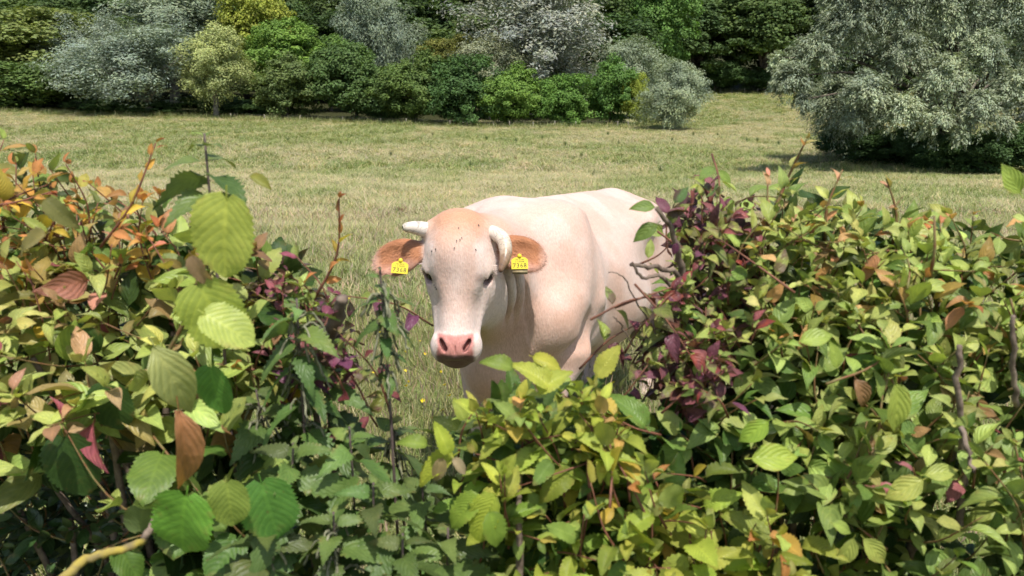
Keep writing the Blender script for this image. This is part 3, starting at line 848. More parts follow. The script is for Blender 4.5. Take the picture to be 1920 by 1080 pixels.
def paint_cow(V):
    h = head_local(V); b = cow_local(V)
    n1 = fbm(V, 5, 1); n2 = fbm(V, 24, 2); n3 = fbm(V, 70, 3, 2)
    a, v, w = np.abs(h[:, 0]), h[:, 1], h[:, 2]
    cream = np.array([.70, .495, .405]); white = np.array([.78, .63, .56]); tan = np.array([.56, .32, .21])
    orange = np.array([.46, .205, .085]); pink = np.array([.62, .27, .235]); dark = np.array([.10, .05, .04])
    lit = lambda c, c2, f: c * (1 - f[:, None]) + c2 * f[:, None]
    C = np.tile(cream, (len(V), 1))
    C = lit(C, white, .55 * sst(.45, .62, n1))
    C = lit(C, tan, .55 * sst(.42, .66, fbm(V, 3.1, 9)) * sst(1.40, .85, b[:, 2]))
    C = lit(C, np.array([.55, .34, .25]), .35 * sst(.72, .58, b[:, 2]) * (b[:, 0] < .2))
    C = lit(C, white, .8 * sst(.5, .35, b[:, 2]))
    C = lit(C, np.array([.30, .22, .15]), .5 * sst(.60, .72, fbm(V, 9, 31)) * sst(.95, .65, b[:, 2]))      # dried mud
    # neck crest and jowl are a little redder
    C = lit(C, tan, .35 * sst(.35, .7, b[:, 0]) * sst(1.2, 1.35, b[:, 2]))
    head = sst(-.31, -.25, w) * sst(.62, .55, v) * sst(-.10, -.02, v) * sst(.40, .36, a)
    H = np.tile(np.array([.78, .62, .55]), (len(V), 1))
    H = lit(H, tan * 1.06, .78 * sst(.25, .05, v + (n2 - .5) * .07) * sst(.135, .07, a))
    H = lit(H, orange * 1.25, .50 * sst(.10, .0, v + (n2 - .5) * .06))
    H = lit(H, tan, .40 * np.exp(-((a - .055) / .03) ** 2 - ((v - .25) / .08) ** 2))
    H = lit(H, tan, .22 * np.exp(-((a - .02) / .03) ** 2 - ((v - .31) / .07) ** 2))
    H = lit(H, white * 1.04, .95 * sst(.060, .092, a + (n2 - .5) * .03) * sst(.08, .13, v) * sst(.44, .36, v))
    H = lit(H, white * np.array([1.06, 1.08, 1.10]), .9 * sst(.33, .41, v + (n2 - .5) * .03))
    # skin round the eyes
    ed = np.sqrt(((a - .107) / .030) ** 2 + ((v - .208) / .034) ** 2)
    side_ = sst(-.035, -.055, w)
    H = lit(H, np.array([.42, .24, .19]), .5 * sst(1.5, .6, ed) * side_)
    H = lit(H, np.array([.06, .03, .025]), .9 * sst(.62, .40, ed) * side_)
    ed2 = np.sqrt(((a - .086) / .020) ** 2 + ((v - .228) / .016) ** 2)
    H = lit(H, np.array([.30, .19, .16]), .55 * sst(1.3, .3, ed2))
    # nose pad, lips, mouth; mouth line and chin painted dark for shade
    pad = sst(.072, .060, a + (n3 - .5) * .012) * sst(.418, .430, v + .15 * a) * sst(.497, .488, v) * sst(-.062, -.048, w)
    H = lit(H, pink, .95 * pad)
    H = lit(H, np.array([.55, .20, .175]), .5 * pad * sst(.03, .06, a))
    chin_shade = sst(.486, .492, v) * sst(.080, .064, a)
    H = lit(H, np.array([.16, .075, .065]), .92 * chin_shade)
    nd = np.minimum(np.sqrt(((a - (.046 - (v - .452) * .5)) / .011) ** 2 + ((v - .455) / .026) ** 2), 9)
    H = lit(H, np.array([.10, .03, .028]), .9 * sst(1.15, .75, nd) * sst(-.03, -.012, w) )
    C = lit(C, H, head)
    # ears: rusty hair outside, pink skin inside
    for s in (-1, 1):
        c, R = EAR[s]; q = (h - c) @ R
        inside = sst(1.30, 1.05, np.linalg.norm(q / np.array([.115, .070, .045]), axis=1)) * sst(.125, .15, h[:, 0] * s)
        out = np.abs(q[:, 0]) / .11
        EC = np.tile(np.array([.47, .195, .08]), (len(V), 1))
        EC = lit(EC, np.array([.64, .36, .27]), .8 * sst(.012, .045, q[:, 1] + (n2 - .5) * .03))
        EC = lit(EC, np.array([.70, .47, .38]), .7 * sst(.060, .10, q[:, 0] * s))
        C = lit(C, EC, inside * .95)
    C *= (0.94 + .12 * n3)[:, None]
    return np.clip(C, 0, .86)

def coat_material():
    m, nt, out = new_mat('cow_coat'); n = N(nt)
    col = n('ShaderNodeAttribute', None, attribute_name='Col').outputs['Color']
    tc = n('ShaderNodeTexCoord').outputs['Object']
    mp = n('ShaderNodeMapping', {'Vector': tc, 'Scale': (1.0, .8, .35)})
    f1 = n('ShaderNodeTexNoise', {'Vector': mp.outputs[0], 'Scale': 170.0, 'Detail': 4.0})
    f2 = n('ShaderNodeTexNoise', {'Vector': tc, 'Scale': 14.0, 'Detail': 4.0})
    wr = n('ShaderNodeTexNoise', {'Vector': tc, 'Scale': 5.0, 'Detail': 3.0, 'Distortion': 1.5})
    c = n.mix(.34, col, n.mix(n.ramp(f1.outputs[0], [(.3, 0.0), (.7, 1.0)]), (.60, .50, .44), (1.12, 1.12, 1.12)), 'MULTIPLY')
    c = n.mix(.20, c, n.mix(f2.outputs[0], (.55, .42, .36), (1.1, 1.1, 1.1)), 'MULTIPLY')
    p = n('ShaderNodeBsdfPrincipled', {'Base Color': c, 'Roughness': .62, 'Specular IOR Level': .22, 'Sheen Weight': .12,
                                       'Sheen Roughness': .5, 'Subsurface Weight': .08, 'Subsurface Radius': (.012, .005, .003), 'Subsurface Scale': .5})
    b1 = n('ShaderNodeBump', {'Height': f1.outputs[0], 'Strength': .6, 'Distance': .004})
    b2 = n('ShaderNodeBump', {'Height': wr.outputs[0], 'Strength': .30, 'Distance': .014, 'Normal': b1.outputs[0]})
    nt.links.new(b2.outputs[0], p.inputs['Normal'])
    nt.links.new(p.outputs[0], out.inputs[0])
    return m

COW = empty('cow', tuple(COW_O))
tag(COW, 'cream coloured cow with yellow ear tags looking over the gap in the hedge', 'cow')
_V, _F = build_cow()
_me = mesh_np('cow_body', _V, _F, True, None, paint_cow(_V))
M_COAT = coat_material()
body = obj('body', _me, M_COAT, COW)

# fringe of short hair on poll, ears, jaw and back line
def coat_hair():
    me = _me; nv = len(me.vertices)
    nrm = np.zeros(nv * 3, np.float32); me.vertices.foreach_get('normal', nrm); nrm = nrm.reshape(-1, 3).astype(float)
    col = np.zeros(nv * 4, np.float32); me.color_attributes['Col'].data.foreach_get('color', col); col = col.reshape(-1, 4)[:, :3]
    h = head_local(_V)
    rg = np.random.default_rng(3)
    ear = (np.abs(h[:, 0]) > .135) & (np.abs(h[:, 0]) < .36) & (h[:, 1] > .03) & (h[:, 1] < .21) & (h[:, 2] > -.19)
    poll = (np.abs(h[:, 0]) < .14) & (h[:, 1] < .16) & (h[:, 1] > -.06) & (h[:, 2] > -.2)
    face = (np.abs(h[:, 0]) < .14) & (h[:, 1] >= .16) & (h[:, 1] < .42) & (h[:, 2] > -.28)
    pr = ear * .85 + poll * .9 + face * .25
    sel = np.flatnonzero(rg.random(nv) < pr)
    sel = np.concatenate([sel, np.flatnonzero(rg.random(nv) < (ear * .7 + poll * .6))])
    L = np.where(ear[sel], .017, np.where(poll[sel], .008 - .025 * np.clip(h[sel, 1], 0, .16), .004)) * (.6 + .8 * rg.random(len(sel)))
    P = _V[sel] + rg.normal(0, .003, (len(sel), 3)); Nn = nrm[sel]
    P = _V[sel] + (P - _V[sel]) - ((P - _V[sel]) * Nn).sum(1)[:, None] * Nn - Nn * .002
    flow = np.where(ear[sel][:, None], np.sign(h[sel][:, :1]) * _u + .5 * _v, _v + .25 * rg.normal(0, 1, (len(sel), 1)) * _u)
    d = Nn * .30 + flow * .8 + rg.normal(0, .22, (len(sel), 3)); d /= np.linalg.norm(d, axis=1)[:, None]
    sd = np.cross(d, Nn); sd /= np.linalg.norm(sd, axis=1)[:, None] + 1e-9
    wd = .0007
    T = P + d * L[:, None]
    V = np.stack([P - sd * wd, P + sd * wd, T], 1).reshape(-1, 3)
    F = np.arange(len(V)).reshape(-1, 3)
    c = np.repeat(col[sel] * (.85 + .3 * rg.random((len(sel), 1))), 3, 0)
    o = obj('coat_hair', mesh_np('coat_hair', V, F, True, None, c), M_HAIR, COW)
    tag(o, kind='stuff')
def hair_material():
    m, nt, out = new_mat('coat_hair'); n = N(nt)
    col = n('ShaderNodeAttribute', None, attribute_name='Col').outputs['Color']
    p = n('ShaderNodeBsdfPrincipled', {'Base Color': col, 'Roughness': .55, 'Specular IOR Level': .25})
    nt.links.new(p.outputs[0], out.inputs[0]); return m
M_HAIR = hair_material()
coat_hair()

# horns, eyes, ear tags, hooves ---------------------------------------
def horn_material():
    m, nt, out = new_mat('horn'); n = N(nt)
    tc = n('ShaderNodeTexCoord').outputs['Object']
    uv = n('ShaderNodeAttribute', None, attribute_name='Col').outputs['Color']
    t = n('ShaderNodeSeparateColor', {0: uv}).outputs[0]
    no = n('ShaderNodeTexNoise', {'Vector': tc, 'Scale': 34.0, 'Detail': 4.0, 'Distortion': 1.0})
    k = n.math('ADD', t, n.math('MULTIPLY', n.math('SUBTRACT', no.outputs[0], .5), .35))
    c = n.ramp(k, [(0.0, (.52, .40, .34)), (.2, (.72, .66, .58)), (.55, (.70, .62, .50)), (.8, (.34, .22, .13)), (1.0, (.13, .07, .045))])
    cr = n.ramp(n('ShaderNodeTexNoise', {'Vector': tc, 'Scale': 18.0, 'Detail': 2.0, 'Distortion': 1.5}).outputs[0], [(.47, 0.0), (.5, 1.0), (.53, 0.0)])
    c = n.mix(n.math('MULTIPLY', cr, .55), c, (.12, .09, .08))
    p = n('ShaderNodeBsdfPrincipled', {'Base Color': c, 'Roughness': .38, 'Specular IOR Level': .5})
    b = n('ShaderNodeBump', {'Height': no.outputs[0], 'Strength': .4, 'Distance': .002})
    nt.links.new(b.outputs[0], p.inputs['Normal']); nt.links.new(p.outputs[0], out.inputs[0]); return m
M_HORN = horn_material()
def catmull(P, n):
    P = np.asarray(P, float); Q = np.vstack([2 * P[0] - P[1], P, 2 * P[-1] - P[-2]]); out = []
    for i in range(len(P) - 1):
        for t in np.linspace(0, 1, n, endpoint=False):
            a, b, c, d = Q[i:i + 4]
            out.append(.5 * (2 * b + (c - a) * t + (2 * a - 5 * b + 4 * c - d) * t * t + (3 * b - a - 3 * c + d) * t ** 3))
    out.append(P[-1]); return np.array(out)
def horn(pts, rad, tint):
    P = catmull(np.column_stack([head_world(np.array(pts)), rad]), 6)
    path, r = P[:, :3], P[:, 3]
    e = path[-1] - path[-2]; e /= np.linalg.norm(e)          # rounded tip
    rl = r[-1]
    path = np.vstack([path] + [path[-1] + e * rl * s for s in (.45, .75, .95)]); r = np.concatenate([r, rl * np.array([.86, .62, .25])])
    V, F = tube_np(path, r, 14)
    t = np.concatenate([np.repeat(np.linspace(tint[0], tint[1], len(path)), 14), [tint[0], tint[1]]])
    me = mesh_np('horn', V, np.array(F), True, None, np.column_stack([t, t, t]))
    return obj('horn', me, M_HORN, COW)
o = horn([(-.085, .050, -.090), (-.125, .047, -.075), (-.165, .043, -.055), (-.195, .046, -.035)], [.033, .031, .026, .019], (.0, .52))
o['label'] = 'short straight white horn with scratched tip'
o = horn([(.085, .050, -.085), (.130, .056, -.070), (.168, .080, -.045), (.182, .120, -.020), (.180, .160, .000), (.166, .198, .012)],
         [.030, .0285, .0275, .0255, .020, .011], (.22, 1.05))
o['label'] = 'horn curling down beside the eye with a brown tip'

def eye_material():
    m, nt, out = new_mat('cow_eye'); n = N(nt)
    tc = n('ShaderNodeTexCoord').outputs['Object']
    no = n('ShaderNodeTexNoise', {'Vector': tc, 'Scale': 90.0})
    c = n.mix(no.outputs[0], (.006, .004, .004), (.014, .008, .006))
    p = n('ShaderNodeBsdfPrincipled', {'Base Color': c, 'Roughness': .25, 'Specular IOR Level': .25})
    nt.links.new(p.outputs[0], out.inputs[0]); return m
M_EYE = eye_material(); M_LID = simple_mat('eyelid_skin', (.34, .20, .17), .6, .3, 80)
def uv_sphere(c, r, nu=20, nv=12):
    V = []; F = []
    for i in range(nv + 1):
        th = math.pi * i / nv
        for j in range(nu):
            ph = 2 * math.pi * j / nu
            V.append((r[0] * math.sin(th) * math.cos(ph), r[1] * math.sin(th) * math.sin(ph), r[2] * math.cos(th)))
    for i in range(nv):
        for j in range(nu):
            F.append((i * nu + j, i * nu + (j + 1) % nu, (i + 1) * nu + (j + 1) % nu, (i + 1) * nu + j))
    return np.array(V) + np.asarray(c), np.array(F)
for s in (-1, 1):
    V, F = uv_sphere((.0985 * s, .210, -.068), (.0165, .019, .020))
    e = obj('eye', mesh_np('eye', head_world(V), F), M_EYE, COW)
    P = [(.1165 * s, .189, -.080), (.1180 * s, .192, -.062), (.110 * s, .196, -.046), (.100 * s, .206, -.037), (.096 * s, .217, -.036)]
    lm = tubes_mesh('upper_eyelid', [(catmull(head_world(np.array(P)), 4), np.concatenate([np.linspace(.003, .006, 8), np.linspace(.006, .003, 9)]))], 8)
    child(obj('upper_eyelid', lm, M_LID), COW)

M_TAG = simple_mat('yellow_tag_plastic', (.80, .64, .03), .42, .12, 30, spec=.45)
M_BACK = simple_mat('tag_back_plastic', (.50, .40, .22), .5, .3, 30)
M_PRINT = simple_mat('black_print', (.03, .03, .025), .6, .1)
M_HOOF = simple_mat('hoof_horn', (.16, .11, .08), .55, .4, 40, .002)
def text_mesh(body_txt, size):
    cu = bpy.data.curves.new('lettering', 'FONT'); cu.body = body_txt; cu.size = size; cu.align_x = 'CENTER'; cu.align_y = 'CENTER'
    cu.space_character = 1.12; cu.resolution_u = 2
    t = bpy.data.objects.new('lettering_tmp', cu); COL.objects.link(t)
    me = bpy.data.meshes.new_from_object(t.evaluated_get(bpy.context.evaluated_depsgraph_get()))
    bpy.data.objects.remove(t); bpy.data.curves.remove(cu)
    return me
def ear_tag(cx, cy, cw, roll, tilt, label):
    """panel outline: rectangle with sloped shoulders and a neck with a stud"""
    W, Hh = .032, .0245
    out = [(-W, -Hh), (W, -Hh), (W, .012), (.022, .0205), (.010, .0225), (.008, .030), (-.008, .030), (-.010, .0225), (-.022, .0205), (-W, .012)]
    th = .0014
    V = [(x, y, z) for z in (-th, th) for x, y in out]; n = len(out)
    me = bpy.data.meshes.new('ear_tag')
    me.from_pydata(V, [], [tuple(range(n, 2 * n)), tuple(range(n - 1, -1, -1))] + [(i, (i + 1) % n, n + (i + 1) % n, n + i) for i in range(n)])
    c = head_world((cx, cy, cw))
    B = np.stack([_u, -_v, _w], 1)                                  # panel x right, y up, z out of the face
    Mw = Matrix(np.block([[B, c[:, None]], [np.zeros((1, 3)), np.ones((1, 1))]]).tolist()) @ Matrix.Rotation(roll, 4, 'Z') @ Matrix.Rotation(tilt, 4, 'X')
    o = obj('ear_tag', me, M_TAG); o.matrix_world = Mw; o.parent = COW; o.matrix_parent_inverse = Matrix.Translation(COW.location).inverted()
    o['label'] = label
    for s, size, y in (('7368', .0245, -.0115), ('NL 5346', .0085, .0125), ('5 L 92446', .0080, .0045)):
        t = bpy.data.objects.new('lettering', text_mesh(s, size)); COL.objects.link(t)
        if not t.data.materials: t.data.materials.append(M_PRINT)
        else: t.data.materials[0] = M_PRINT
        t.parent = o; t.location = (0, y, th + .0003)
    if cx > 0:
      bk = tubes_mesh('tag_back', [(np.array([(-.029, -.020, -.006), (.030, -.022, -.006)]), .010)], 4)
      for q in bk.vertices: q.co.z = -.006 + (q.co.z + .006) * .15
      b_ = obj('tag_back', bk, M_BACK); b_.parent = o; b_.location = (0, -.012, 0)
    V, F = uv_sphere((0, .0275, th + .002), (.0085, .0085, .0045), 12, 8)
    st = obj('stud', mesh_np('stud', V, F), M_TAG); st.parent = o
    return o
ear_tag(-.224, .181, -.078, math.radians(-4), math.radians(-6), 'yellow ear tag numbered 7368 half behind a nettle tip')
ear_tag(.236, .160, -.085, math.radians(2), math.radians(-4), 'yellow ear tag numbered 7368 below the curled horn')

for hx, hy in ((.225, .22), (.115, -.18), (-1.585, .18), (-1.425, -.18)):
    P = cow_world(np.array([[hx - .02, hy, .085], [hx - .005, hy, .055], [hx + .01, hy, .018], [hx + .012, hy, .0]]))
    child(obj('hoof', tubes_mesh('hoof', [(P, [.050, .056, .064, .066])], 12), M_HOOF), COW)
# ------------------------------------------------------------------ the hedge: shrubs and nettles of leafy shoots
def leaf_material(name, src, veins, slant, trans=.30, rough=.45, spec=.35, corr=.5, vein_lift=.35, blotch=None):
    m, nt, out = new_mat(name); n = N(nt)
    if src == 'obj': base = n('ShaderNodeObjectInfo').outputs['Color']
    else: base = n('ShaderNodeAttribute', None, attribute_name='Col').outputs['Color']
    uv = n('ShaderNodeUVMap').outputs[0]
    sp = n('ShaderNodeSeparateXYZ', {0: uv}); u, v = sp.outputs[0], sp.outputs[1]
    s = n.math('ABSOLUTE', n.math('SUBTRACT', n.math('MULTIPLY', u, 2.0), 1.0))
    ph = n.math('MULTIPLY', n.math('SUBTRACT', v, n.math('MULTIPLY', n.math('POWER', s, 1.25), slant)), float(veins))
    tri = n.math('PINGPONG', ph, .5)                                # 0 at a vein
    lat = n.ramp(tri, [(.0, 1.0), (.10, .55), (.22, 0.0)])
    mid = n.ramp(s, [(.0, 1.0), (.05, .7), (.10, 0.0)])
    vein = n.math('MAXIMUM', lat, mid)
    geo = n('ShaderNodeNewGeometry'); tc = n('ShaderNodeTexCoord').outputs['Object']
    gp = geo.outputs['Position']
    no = n('ShaderNodeTexNoise', {'Vector': gp, 'Scale': 45.0, 'Detail': 4.0}).outputs[0]
    n2 = n('ShaderNodeTexNoise', {'Vector': gp, 'Scale': 160.0, 'Detail': 3.0}).outputs[0]
    c = n.mix(1.0, base, n.ramp(no, [(.25, (.78, .80, .74)), (.75, (1.2, 1.16, 1.1))]), 'MULTIPLY')
    c = n.mix(n.math('MULTIPLY', vein, vein_lift), c, n.mix(1.0, c, (1.7, 1.55, 1.35), 'MULTIPLY'))
    c = n.mix(n.math('MULTIPLY', n.ramp(n2, [(.66, 0.0), (.74, 1.0)]), .45), c, (.16, .10, .04))
    ed_ = n.math('MULTIPLY', n.math('MAXIMUM', n.math('POWER', s, 3.0), n.math('POWER', v, 4.0)), n.ramp(no, [(.56, 0.0), (.68, 1.0)]))
    c = n.mix(n.math('MULTIPLY', ed_, .6), c, (.26, .16, .06))
    if blotch:
        c = n.mix(n.math('MULTIPLY', n.ramp(no, [(.46, 0.0), (.60, 1.0)]), .75), c, blotch)
    # leaves are duller and paler underneath
    c = n.mix(n.math('MULTIPLY', geo.outputs['Backfacing'], .45), c, n.mix(.5, c, (.30, .33, .20)))
    hgt = n.math('ADD', n.math('ADD', n.math('MULTIPLY', tri, corr), n.math('MULTIPLY', n2, .15)), n.math('MULTIPLY', no, .9))
    b = n('ShaderNodeBump', {'Height': hgt, 'Strength': .75, 'Distance': .0035})
    p = n('ShaderNodeBsdfPrincipled', {'Base Color': c, 'Roughness': rough, 'Specular IOR Level': spec, 'Normal': b.outputs[0]})
    tb = n('ShaderNodeBsdfTranslucent', {'Color': n.mix(1.0, c, (1.15, 1.2, .45), 'MULTIPLY')})
    mx = n('ShaderNodeMixShader', {0: trans, 1: p.outputs[0], 2: tb.outputs[0]})
    nt.links.new(mx.outputs[0], out.inputs[0]); return m

def leaf_arrays(prof, ratio, rows, cols, teeth, depth, fold, curl, wave, cord, seed, petiole=.16):
    """unit-length leaf along +Y, face +Z; returns V, F(quads), uv"""
    rg = np.random.default_rng(seed); V = []; UV = []; F = []
    us = np.linspace(-1, 1, cols); ph = rg.random() * 6
    for i in range(rows + 1):
        t = i / rows; hw = np.interp(t, *prof) * ratio * .5
        hw = max(hw, .004)
        for j, u in enumerate(us):
            k = 1.0; dy = 0.0
            if teeth and abs(u) == 1 and 0 < i < rows:
                k = 1 + depth * (1 if i % 2 else -1) * (.7 + .6 * rg.random()); dy = depth * .10 if i % 2 else 0
            x = u * hw * k
            y = t + dy - cord * abs(u) ** 1.5 * max(0, 1 - t / .35) ** 2
            z = fold * abs(x) - curl * t * t + wave * math.sin(t * 9 + ph + (0 if u > 0 else 2)) * abs(u) ** 1.5 - .10 * curl * abs(u) ** 2 + .012 * math.sin(t * 5 + ph)
            V.append((x, y, z)); UV.append(((u + 1) / 2, t))
    n = cols
    for i in range(rows):
        for j in range(cols - 1): F.append((i * n + j, i * n + j + 1, (i + 1) * n + j + 1, (i + 1) * n + j))
    if petiole:
        o = len(V); w = .011
        V += [(-w, -petiole, .03), (w, -petiole, .03), (w, .02, .004), (-w, .02, .004), (0, -petiole, .03 - w), (0, .02, -.012)]
        UV += [(.5, 0)] * 6
        F += [(o, o + 1, o + 2, o + 3), (o + 1, o + 4, o + 5, o + 2), (o + 4, o, o + 3, o + 5)]
    return np.array(V), np.array(F), np.array(UV)

PR = {
 'dogwood': ([0, .05, .2, .42, .65, .82, .93, 1], [.10, .35, .80, 1.0, .80, .45, .16, .0]),
 'hornbeam': ([0, .04, .18, .40, .65, .85, .95, 1], [.15, .55, .88, 1.0, .82, .46, .2, .0]),
 'hazel': ([0, .04, .15, .35, .6, .8, .92, 1], [.2, .65, .92, 1.0, .97, .70, .35, .0]),
 'nettle': ([0, .03, .12, .28, .5, .75, .9, 1], [.3, .75, .98, 1.0, .78, .42, .18, .0]),
 'privet': ([0, .08, .3, .5, .75, .92, 1], [.1, .5, .92, 1.0, .78, .35, .0]),
}
SPEC = {}   # species -> dict(meshes, low arrays, materials)
def species(key, prof, ratio, rows, cols, teeth, depth, cord, veins, slant, variants, **mk):
    mo = leaf_material(key + '_leaf', 'obj', veins, slant, **mk); ma = leaf_material(key + '_leaf_mass', 'attr', veins, slant, **mk)
    ms, hi, lo = [], [], []
    for i, (fold, curl, wave) in enumerate(variants):
        V, F, UV = leaf_arrays(PR[prof], ratio, rows, cols, teeth, depth, fold, curl, wave, cord, 10 + i)
        me = mesh_np(key + '_leaf', V, F, True, UV); me.materials.append(mo); ms.append(me)
        lo.append(leaf_arrays(PR[prof], ratio, 5, 3, 0, 0, fold, curl, wave, 0, 10 + i, 0)); hi.append((V, F, UV))
    SPEC[key] = dict(meshes=ms, low=lo, hi=hi, ma=ma, nvar=len(ms))
VAR = [(.35, .12, .02), (.55, .30, .03), (.20, .22, .045), (.75, .45, .02)]
species('dogwood', 'dogwood', .56, 10, 5, 0, 0, 0, 5, .55, VAR, corr=.55, vein_lift=.30)
species('purple_dogwood', 'dogwood', .58, 10, 5, 0, 0, 0, 5, .55, VAR + [(1.0, .6, .05)], corr=.55, vein_lift=.25, trans=.22, blotch=(.12, .045, .06))
species('hornbeam', 'hornbeam', .56, 18, 5, 1, .07, .02, 11, .42, VAR, corr=.5, vein_lift=.30, trans=.34)
species('hazel', 'hazel', .80, 30, 7, 1, .055, .07, 8, .40, [(.22, .10, .02), (.35, .25, .035), (.15, .30, .05)], corr=.22, vein_lift=.40, trans=.33)
species('nettle', 'nettle', .52, 18, 5, 1, .13, .05, 6, .50, [(.30, .25, .02), (.45, .40, .03), (.25, .55, .03)], corr=.45, vein_lift=.22, trans=.25)
species('privet', 'privet', .50, 8, 5, 0, 0, 0, 4, .5, [(.3, .1, .01), (.45, .2, .015), (.2, .15, .02)], corr=.25, rough=.3, spec=.5, trans=.15)
M_STEM = simple_mat('green_stem', (.18, .17, .06), .6, .3, 60, rgb2=(.20, .08, .04))
M_RSTEM = simple_mat('red_stem', (.24, .10, .06), .6, .3, 60)
M_WOOD = simple_mat('hedge_wood', (.25, .19, .145), .9, .5, 60, .004, rgb2=(.11, .08, .06))
M_LICH = simple_mat('lichen_branch', (.42, .33, .05), .9, .3, 28, .004, rgb2=(.15, .12, .09))
M_NSTEM = simple_mat('nettle_stem', (.15, .11, .10), .7, .3, 50)
M_CATK = simple_mat('nettle_flower', (.27, .27, .17), .9, .4, 90)

PLANTS = []
class Plant:
    def __init__(s, name, label, cat, px, y, group=None, stem_mat=None):
        x = at(px, 700, y).x
        s.root = empty(name, (x, y, ground(x, y) - .02)); tag(s.root, label, cat, group)
        s.leaves = []; s.tubes = []; s.wood = []; s.mat = stem_mat or M_STEM; s.extra = []
        PLANTS.append(s)
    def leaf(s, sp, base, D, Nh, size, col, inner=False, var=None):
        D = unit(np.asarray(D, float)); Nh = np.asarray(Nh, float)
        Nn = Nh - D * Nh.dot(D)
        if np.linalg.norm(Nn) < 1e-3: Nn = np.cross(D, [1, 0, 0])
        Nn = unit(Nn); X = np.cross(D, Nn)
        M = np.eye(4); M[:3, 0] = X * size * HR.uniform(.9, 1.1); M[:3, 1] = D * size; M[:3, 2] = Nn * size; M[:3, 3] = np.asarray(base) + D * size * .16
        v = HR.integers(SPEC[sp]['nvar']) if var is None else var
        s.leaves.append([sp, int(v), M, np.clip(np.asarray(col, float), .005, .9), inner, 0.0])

HR = np.random.default_rng(21)
def in_poly(poly, n):
    P = np.array(poly, float); lo, hi = P.min(0), P.max(0); out = []
    while len(out) < n:
        q = lo + (hi - lo) * HR.random(2); c = False; j = len(P) - 1
        for i in range(len(P)):
            if (P[i, 1] > q[1]) != (P[j, 1] > q[1]) and q[0] < (P[j, 0] - P[i, 0]) * (q[1] - P[i, 1]) / (P[j, 1] - P[i, 1]) + P[i, 0]: c = not c
            j = i
        if c: out.append(q)
    return out

def shoot(pl, sp, tip, d, L, nodes, size, colf, opposite=True, droop=.25, spread=55, inner=False, red=None, nbias=(0, -.30, 1.0), stem_r=.0017):
    tip = np.asarray(tip, float); d = unit(np.asarray(d, float))
    side = unit(np.cross(d, HR.normal(0, 1, 3)))
    base = tip - d * L + side * L * .12
    path = catmull_([base, base * .5 + tip * .5 + side * L * .10, tip], 4)
    if not inner: pl.tubes.append((path, np.linspace(stem_r * 1.4, stem_r * .55, len(path))))
    seg = np.linspace(0, 1, len(path)); phi = HR.random() * 6.28
    for i in range(nodes):
        t = .18 + .82 * (i + .5 * HR.random()) / max(nodes - .5, 1); t = min(t, 1)
        p = np.array([np.interp(t, seg, path[:, k]) for k in range(3)])
        T = unit(path[min(int(t * (len(path) - 1)) + 1, len(path) - 1)] - path[max(int(t * (len(path) - 1)) - 1, 0)])
        A = unit(np.cross(T, [.3, .2, 1.0])); B = np.cross(T, A)
        for k in range(2 if opposite else 1):
            f = phi + k * math.pi + HR.normal(0, .25)
            S = A * math.cos(f) + B * math.sin(f)
            al = math.radians(spread + HR.normal(0, 12)) * (1 - .45 * t ** 3)
            D = T * math.cos(al) + S * math.sin(al) + np.array([0, 0, -1]) * droop * (1.2 - t) * HR.uniform(.3, 1.4)
            sz = size * (.72 + .5 * HR.random()) * (1 - .42 * t ** 2.5)
            pl.leaf(sp, p, D, np.array(nbias) + HR.normal(0, .38, 3), sz, colf(t), inner)
        phi += math.pi / 2 if opposite else math.pi * (.9 + .2 * HR.random())
    if HR.random() < .6:                                       # unfolding pair at the tip
        for k in range(2):
            pl.leaf(sp, tip, d + HR.normal(0, .35, 3), np.array(nbias) + HR.normal(0, .5, 3), size * HR.uniform(.35, .55), colf(1.0), inner)

def lerpc(a, b, t): return np.array(a) * (1 - t) + np.array(b) * t
def jit(c, s=.18): return np.array(c) * (1 + HR.normal(0, s)) * (1 + HR.normal(0, .06, 3))
def pal(*cs):
    """pick a colour; weights given as (w, rgb, rgb at the tip)"""
    w = np.array([c[0] for c in cs], float); w /= w.sum()
    def f(t):
        c = cs[HR.choice(len(cs), p=w)]
        return jit(lerpc(c[1], c[2], max(0, t - .55) / .45))
    return f

_FY = ([200, 330, 420, 700, 900, 1100, 1250], [1.62, 1.50, 1.38, 1.16, 1.06, 1.0, .97])
def face_y(py): return float(np.interp(py, *_FY))

def fill(pl, sp, poly, n, size, colf, L=(.10, .24), nodes=(3, 5), opposite=True, dy=0.0, spread_y=.10, up=(.75, -.45), rnd=.38, drop=14, inner_n=0, inner_col=None, **kw):
    for q in in_poly(poly, n):
        q[1] += drop
        y = face_y(q[1]) + dy + abs(HR.normal(0, spread_y))
        d = np.array([0, up[1], up[0]]) + HR.normal(0, rnd, 3)
        shoot(pl, sp, at(q[0], q[1], y), d, HR.uniform(*L), int(HR.integers(nodes[0], nodes[1] + 1)), size * HR.uniform(.8, 1.2), colf, opposite, **kw)
    for q in in_poly(poly, inner_n):                           # older leaves deeper in, coloured darker to suggest a shaded interior
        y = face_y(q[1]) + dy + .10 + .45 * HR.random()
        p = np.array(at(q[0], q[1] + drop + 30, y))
        pl.leaf(sp, p, HR.normal(0, 1, 3) + [0, -.3, .1], np.array([0, -.5, .8]) + HR.normal(0, .5, 3), size * HR.uniform(.8, 1.25), jit(inner_col or (.05, .085, .022)), True)

